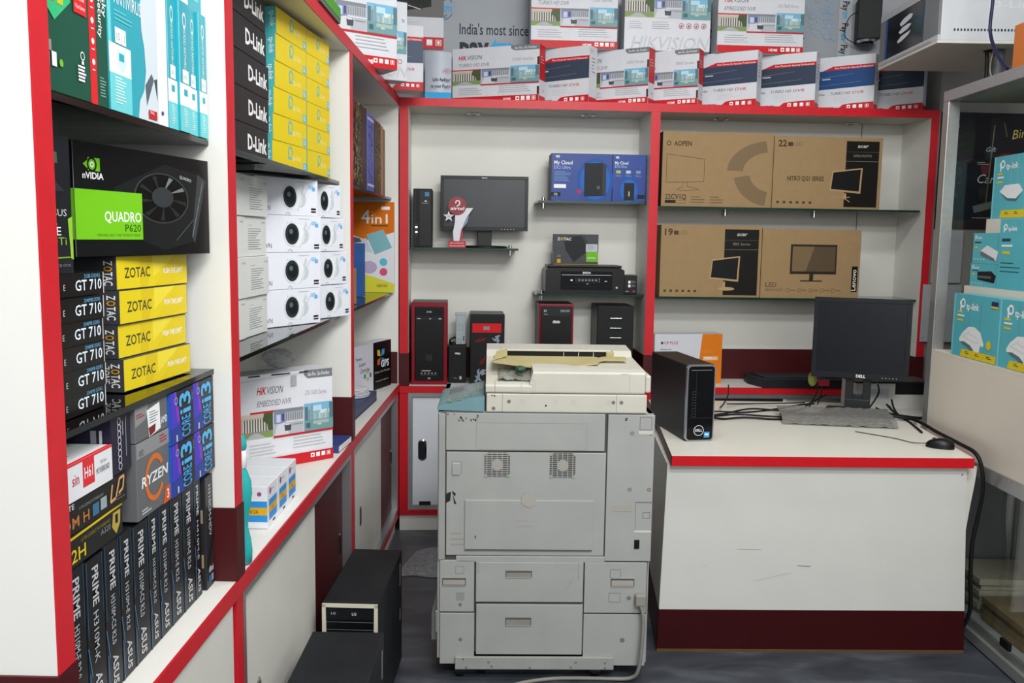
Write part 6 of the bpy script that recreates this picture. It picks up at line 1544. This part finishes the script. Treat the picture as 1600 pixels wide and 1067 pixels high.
# boxes inside, fronts towards the aisle: left end is the far end
TP = M('#55aebb', .35, 0, .03)
KY = I('#d8c02a')
def tp_logo(f, x, y, s):
    sy = s * f.w / f.h
    f.ring(x + s * .55, y + sy * .45, s * .42, .4, K_W, n=16).rect(x, y + sy * .3, x + s * .3, y + sy * .6, K_W).rect(x + s * .12, y + sy * .45, x + s * .34, y + sy * 1.15, K_W)
    f.text('tp-link', x + s * 1.2, y + sy * .95, sy * .55, K_W, bold=.02)
def router(f, x, y, s, legs=True):
    W_ = I('#e3e4e6'); G_ = I('#b9bdc2')
    if legs:
        sx, sy = s * 1.25, s
        T = lambda L: [(x + a * sx, y + b * sy) for a, b in L]
        f.line(x + .36 * sx, y - .95 * sy, x + .37 * sx, y + .12 * sy, .003, I('#7c9aa0')).line(x + .80 * sx, y - .85 * sy, x + .82 * sx, y + .3 * sy, .003, I('#7c9aa0'))
        f.poly(T([(.03, .62), (.2, .62), (.46, .72), (.6, .86), (.68, 1.06), (.56, .98), (.4, .84), (.16, .74)]), I('#587076'))
        f.poly(T([(0, .55), (.12, .32), (.35, .08), (.6, .05), (.84, .2), (1, .6), (.97, .7), (.87, .66)]), W_).poly(T([(0, .55), (.87, .66), (.83, 1.0), (.75, 1.1), (.67, 1.05), (.6, .86), (.46, .72), (.2, .63), (.02, .66)]), W_)
        f.pline(T([(.15, .44), (.34, .3), (.7, .42), (.8, .58), (.62, .6), (.15, .44)]), .0016, G_).ell(x + .4 * sx, y + .24 * sy, .008, G_, n=8)
    else:
        f.line(x + .5 * s, y - .9 * s, x + .5 * s, y, .003, I('#9fc0c4')).line(x + .8 * s, y - .9 * s, x + .8 * s, y, .003, I('#9fc0c4'))
        f.poly([(x, y + .2 * s), (x + .25 * s, y), (x + .9 * s, y), (x + 1.1 * s, y + .22 * s), (x + .8 * s, y + .45 * s), (x + .4 * s, y + .42 * s)], W_).poly([(x + .05 * s, y + .26 * s), (x + .4 * s, y + .42 * s), (x + .8 * s, y + .45 * s), (x + 1.05 * s, y + .28 * s), (x + .8 * s, y + .54 * s), (x + .4 * s, y + .5 * s)], I('#4a6d74'))
def p_tp(legs, dark=False):
    def g(mb, w, D, h):
        f = mb.front(w, h)
        f.rect(0, 0, .04, 1, I('#74c6d0')); tp_logo(f, .14, .06, .13)
        f.rect(.1, .27, .22, .3, KY).lines(.1, .33, .36, .37, 1, K_W, .6).rect(.1, .4, .24, .43, KY)
        router(f, .18, .47, .44 if legs else .5, legs)
        f.poly([(.26, .87), (1, .87), (1, .99), (.22, .99)], KY).lines(.34, .9, .44, .95, 2, K_BK, .4).lines(.56, .9, .66, .95, 2, K_BK, .4).lines(.8, .9, .92, .95, 2, K_BK, .4)
        if legs: f.rect(.84, .06, .98, .13, I('#27306a')).rect(.84, .13, .98, .16, KY).ell(.84, .73, .05, KY)
    return g
GT = 'turquoise networking boxes in the display cabinet'
def cab(label, x, yf, yn, z, h, D, prt, base=TP, name='router_box'):
    return carton(name, label, (x, yf, z), (x, yn, z), h, D, base, prt, GT)
cab('turquoise router box with white four legged router, beside the aluminium post', 1.797, 3.700, 3.349, 1.0992, .252, .062, p_tp(True))
cab('turquoise router box with white router cut off by the right picture edge', 1.797, 3.346, 2.995, 1.0992, .252, .062, p_tp(True))
def p_sw(black):
    def g(mb, w, D, h):
        f = mb.front(w, h); tp_logo(f, .06, .06, .08); f.lines(.06, .28, .46, .36, 1, I('#1d4a54'), .6).rect(.06, .44, .2, .5, KY)
        if black: f.poly([(.28, .35), (.8, .3), (.98, .5), (.92, .8), (.3, .7)], I('#111214')).rect(.32, .52, .8, .62, I('#5a5c60'))
        else: f.poly([(.3, .58), (.55, .4), (.98, .6), (.9, .9), (.34, .7)], I('#dcdde0')).poly([(.3, .6), (.36, .6), (.84, .82), (.88, .92), (.32, .74)], I('#6b6d72'))
        for i in range(4): f.ell(.1 + i * .12, .86, .015, K_W, n=8)
        g_ = mb.right(w, D, h); g_.lines(.2, .1, .8, .4, 4, K_W, .4).rect(.3, .82, .9, .95, K_W)
        for i in range(12): g_.rect(.34 + i * .045, .83, .36 + i * .045, .94, K_BK)
    return g
def cab_turned(label, A, B, z, h, D, prt): return carton('switch_box', label, (*A, z), (*B, z), h, D, TP, prt, GT)
cab('small turquoise switch box with black device, below the white switch box', 1.872, 3.736, 3.53, 1.3805, .093, .06, p_sw(True), TP, 'switch_box')
cab('small turquoise switch box with white device, on top of the other switch box', 1.872, 3.728, 3.525, 1.4742, .122, .06, p_sw(False), TP, 'switch_box')
def p_tall(mb, w, D, h):
    f = mb.front(w, h); tp_logo(f, .1, .07, .12); f.lines(.08, .28, .5, .34, 1, I('#1d4a54'), .7).lines(.08, .37, .6, .42, 1, K_W, .5).rect(.12, .46, .34, .5, KY).lines(.08, .62, .7, .8, 3, I('#1d5a64'), .2)
cab('tall turquoise networking box right of the two small switch boxes', 1.868, 3.522, 3.28, 1.3805, .27, .07, p_tall)
cab('turquoise router box on the upper step of the display cabinet', 1.952, 3.763, 3.45, 1.6568, .25, .06, p_tp(False))
def p_grn(mb, w, D, h):
    f = mb.front(w, h); f.rect(0, .34, .8, .82, I('#5fa61e')).text('QUADRO', .3, .62, .08, K_W).ring(.16, .16, .07, .4, I('#5fa61e')).lines(.1, .74, .5, .8, 2, I('#35701a'))
carton('graphics_card_box', 'black and lime graphics card box high in the display cabinet', (2.03, 3.655, 1.9304), (2.03, 3.35, 1.9304), .19, .07, CARD_BK, p_grn)
# papers in the lower part
r = random.Random(15)
stk = [('stack of cream paper pads low in the glass cabinet nearest the desk', 3.62, .30, .24, .16, '#b8b2a0'), ('stack of kraft envelopes low in the glass cabinet', 3.30, .26, .30, .12, '#8c7c60'), ('blue file lying in front of the envelopes in the glass cabinet', 3.0, .3, .26, .035, '#2d5a90'), ('stack of grey books at the near end of the glass cabinet', 2.72, .22, .26, .20, '#8e8e8c')]
for lab, y, dx, dy, h, c in stk:
    mb = MB(); n = max(1, int(h / .025))
    for i in range(n):
        j = r.uniform(-.008, .008)
        mb.bx(j, dx + j, -dy / 2 + j, dy / 2 + j, i * .025, i * .025 + .0243, M(c, .6, 0, .1, 12))
    tag(mb.build('paper_stack', None, (1.86 + r.uniform(0, .03), y, .0605), 0, .001), lab, 'papers')
# ------------------------------------------------------------ things on top of and around the cabinet
def p_orange(mb, w, D, h):
    f = mb.front(w, h); f.rect(.3, .1, 1, .85, I('#e9e4dc')).text('tp', .5, .5, .2, I('#d8702a'))
carton('box', 'orange edged box on top of the display cabinet at the right picture edge', (1.80, 3.398, 2.1905), (1.80, 2.95, 2.1905), .155, .2, M('#b5652c', .5, 0, .05), p_orange)
rk = thing('wall_rack', 'pale grey network rack with dark glass door high on the right wall', 'network rack', (1.735, 4.5, 2.385), -PI / 2)
RW, RD, RH = .62, .55, .25          # x runs towards the viewer, y into the right wall
GREYP = M('#bcbec2', .4, 0, .03)
mb = MB(); mb.bx(0, RW, .012, RD, .012, RH, GREYP); f = Face(mb, (RW, .012, 0), (0, 1, 0), (0, 0, 1), RD - .012, RH)
f.text('D-Link', .36, .42, .12, I('#c6c8cc'), w=.4, bold=.02)
for i in range(30): f.rect(.1 + i * .026, .76, .113 + i * .026, .8, I('#2c2e38'))
mb.build('case', rk, bevel=.002)
mb = MB(); mb.bx(-.002, RW + .002, 0, RD, 0, .0117, M('#c5c3bc', .45, 0, .03)); mb.bx(-.002, RW + .002, -.0, .0117, .012, .035, M('#b0b2b4', .4, 0, .03)); mb.bx(.0, RW, 0, .0117, RH - .03, RH, M('#a9abad', .4, 0, .03)); mb.bx(0, .07, 0, .0117, .0353, RH - .0303, M('#6e7073', .45, 0, .03)); mb.bx(RW - .14, RW, 0, .0117, .0353, RH - .0303, M('#6e7073', .45, 0, .03))
f = Face(mb, (0, 0, 0), (1, 0, 0), (0, 0, 1), RW, RH)
for i in range(34): f.rect(.06 + i * .025, .91, .072 + i * .025, .95, I('#8a8c8e'))
mb.build('door_frame', rk, bevel=.001)
mb = MB(); mb.bx(.0703, RW - .1403, .003, .008, .0353, RH - .0303, M('#0b0c10', .15, 0, .1)); mb.bx(.0703, .08, -.001, .0028, .0353, RH - .0303, I('#27407c')); mb.bx(RW - .15, RW - .1403, -.001, .0028, .0353, RH - .0303, I('#27405c'))
f = Face(mb, (.0703, .003, .0353), (1, 0, 0), (0, 0, 1), RW - .2106, RH - .0656)
S_ = I('#c9ccd2')
f.poly([(.36, .28), (.46, .2), (.62, .16), (.7, .2), (.66, .28), (.5, .34), (.4, .36)], S_).poly([(.34, .48), (.44, .4), (.6, .38), (.68, .42), (.58, .5), (.4, .54)], S_).poly([(.32, .68), (.42, .6), (.56, .58), (.66, .56), (.62, .64), (.46, .72), (.34, .74)], S_)
mb.build('glass_door', rk)
mb = MB(); mb.prism([(RW * .78 + .035 * math.cos(2 * PI * i / 20), .3 + .035 * math.sin(2 * PI * i / 20), -.0006) for i in range(20)], (0, 0, -.001), M('#0c0c0d', .7, 0, .1)); mb.build('cable_opening', rk)
cd = thing('conduit', 'short grey cable conduit between the wall rack and the display cabinet', 'conduit', (2.055, 4.0, 2.19), 0)
mb = MB(); mb.cyl((0, 0, .0), (0, 0, .192), .026, .026, M('#4d4f52', .5, 0, .08), 20); mb.build('pipe', cd)
mb = MB(); mb.tube([(-.05, .0, .02), (-.045, .0, .1), (-.05, .0, .19)], .008, RUBBER, 8); mb.tube([(-.028, -.01, .19), (-.04, -.02, .1), (.0, -.03, .02)], .0035, M('#8c8678', .5), 8); mb.build('leads', cd)
mb = MB(); o = Vector((1.815, 3.6, 2.75)); mb.tube([Vector(p) - o for p in ((1.815, 3.6, 2.75), (1.816, 3.6, 2.6), (1.813, 3.6, 2.47), (1.812, 3.6, 2.37), (1.803, 3.52, 2.27), (1.80, 3.43, 2.199))], .0065, M('#1c1a3a', .4, 0, .1), 8)
tag(mb.build('cable', None, o), 'dark blue cable hanging in front of the wall rack', 'cable')
sp = thing('speaker', 'black wall speaker beside the network rack', 'speaker', bw(1.86, .18, 2.63), BR - .3)
mb = MB(); mb.bx(-.06, .06, 0, .13, 0, .22, BLACK_M); mb.build('cabinet', sp, bevel=.006)
mb = MB(); mb.cyl((0, .05, -.012), (0, .05, -.0005), .05, .055, CHROME, 24); mb.cyl((0, .05, -.02), (0, .05, -.0125), .03, .035, BLACK, 20); mb.build('silver_foot', sp)
mb = MB(); mb.tube([(-.06, .05, .15), (-.10, .04, .12), (-.12, .05, .04), (-.08, .06, .0), (-.03, .06, -.015)], .0025, RUBBER, 6); mb.build('lead', sp)
mb = MB(); mb.bx(-.02, .02, .1305, .149, .08, .14, GREY_D); mb.build('wall_bracket', sp)
# dark greeting card poster and grey boards on the pillar
def p_greet(f, W, H):
    WH, RD_ = I('#d6d7dc'), I('#8a2028')
    r = random.Random(3)
    for i in range(16): f.poly([(x := r.uniform(.3, .9), y := r.uniform(.3, .95)), (x + .09, y - .03), (x + .12, y + .05), (x + .03, y + .08)], I(r.choice(['#4a141a', '#5e1c24', '#2c3a34', '#6a3038'])))
    f.ell(.72, .42, .1, RD_, ry=.08).ell(.72, .42, .06, I('#842530'), ry=.05).ell(.12, .9, .07, I('#5a141c'), ry=.06).ring(.12, .9, .05, .25, I('#7c2028'), ry=.04)
    f.text('Birthday', .78, .22, .075, I('#dcc870'), it=.3, w=.42, rot=-10).text('Gift', .50, .33, .04, WH, it=.3).lines(.42, .42, .56, .45, 2, WH, .3).text('Cards', .42, .6, .075, WH, it=.3, w=.3)
    f.poly([(.05, .25), (.09, .22), (.12, .3), (.1, .42), (.14, .6), (.12, .62), (.07, .45)], I('#c3b8b4')).ell(.09, .2, .03, I('#4a2c28'), ry=.03).ring(.16, .12, .04, .2, I('#7d88a8')).line(.58, .1, .54, .78, .006, I('#7d7a68')).line(.68, .08, .72, .2, .006, I('#6d6a4c'))
    f.poly([(.4, .8), (.75, .72), (.76, .78), (.42, .86)], I('#7c8480')).line(.40, .9, .75, .9, .004, I('#a0a4a8'))
sheet_thing('poster', 'dark greeting card poster with scripted lettering behind the aluminium post', 'poster', 2.20, 2.70, .0135, 1.63, 2.235, M('#1f1d24', .3, 0, .3, 5), p_greet, .004)
for k, (z0, z1, u0, u1) in enumerate(((1.345, 1.622, 2.197, 2.36), (1.03, 1.336, 2.15, 2.36))):
    a = bw(u0, -.012 if k else .006, z0); mb = MB(); mb.bx(0, u1 - u0, 0, .007, 0, z1 - z0, M('#a8a9ae', .45, 0, .03))
    f = Face(mb, (0, 0, 0), (1, 0, 0), (0, 0, 1), u1 - u0, z1 - z0); f.ell(.06, .93, .02, K_GY, n=10)
    tag(mb.build('grey_board', None, a, BR, .001), ['upper grey board on the pillar under the dark poster', 'lower grey board overlapping the red right post'][k], 'board')
# small goods hanging at the right end of the back unit
def hang(name, label, u, v, z, w, h, th, base, prt):
    mb = MB(); mb.bx(0, w, 0, th, 0, h, base); prt(mb.front(w, h)); return tag(mb.build(name, None, bw(u, v, z), BR, .001), label, 'packet')
hang('tool_packet', 'dark tool packet hanging at the right end of the back shelves', 2.085, .08, 1.0, .046, .215, .012, M('#2a4458', .3, 0, .2), lambda f: f.rect(.2, .05, .8, .35, K_W).rect(.1, .45, .9, .6, I('#7d98a0')).rect(.3, .7, .7, .95, K_BK))
mb = MB(); mb.lathe((0, 0, 0), [(.024, 0), (.027, .004), (.027, .07), (.012, .088), (.012, .105)], M('#c9802c', .35, 0, .08), 20)
tag(mb.build('bottle', None, bw(2.07, .12, CZ), BR), 'small orange bottle on the back counter behind the monitor', 'bottle')
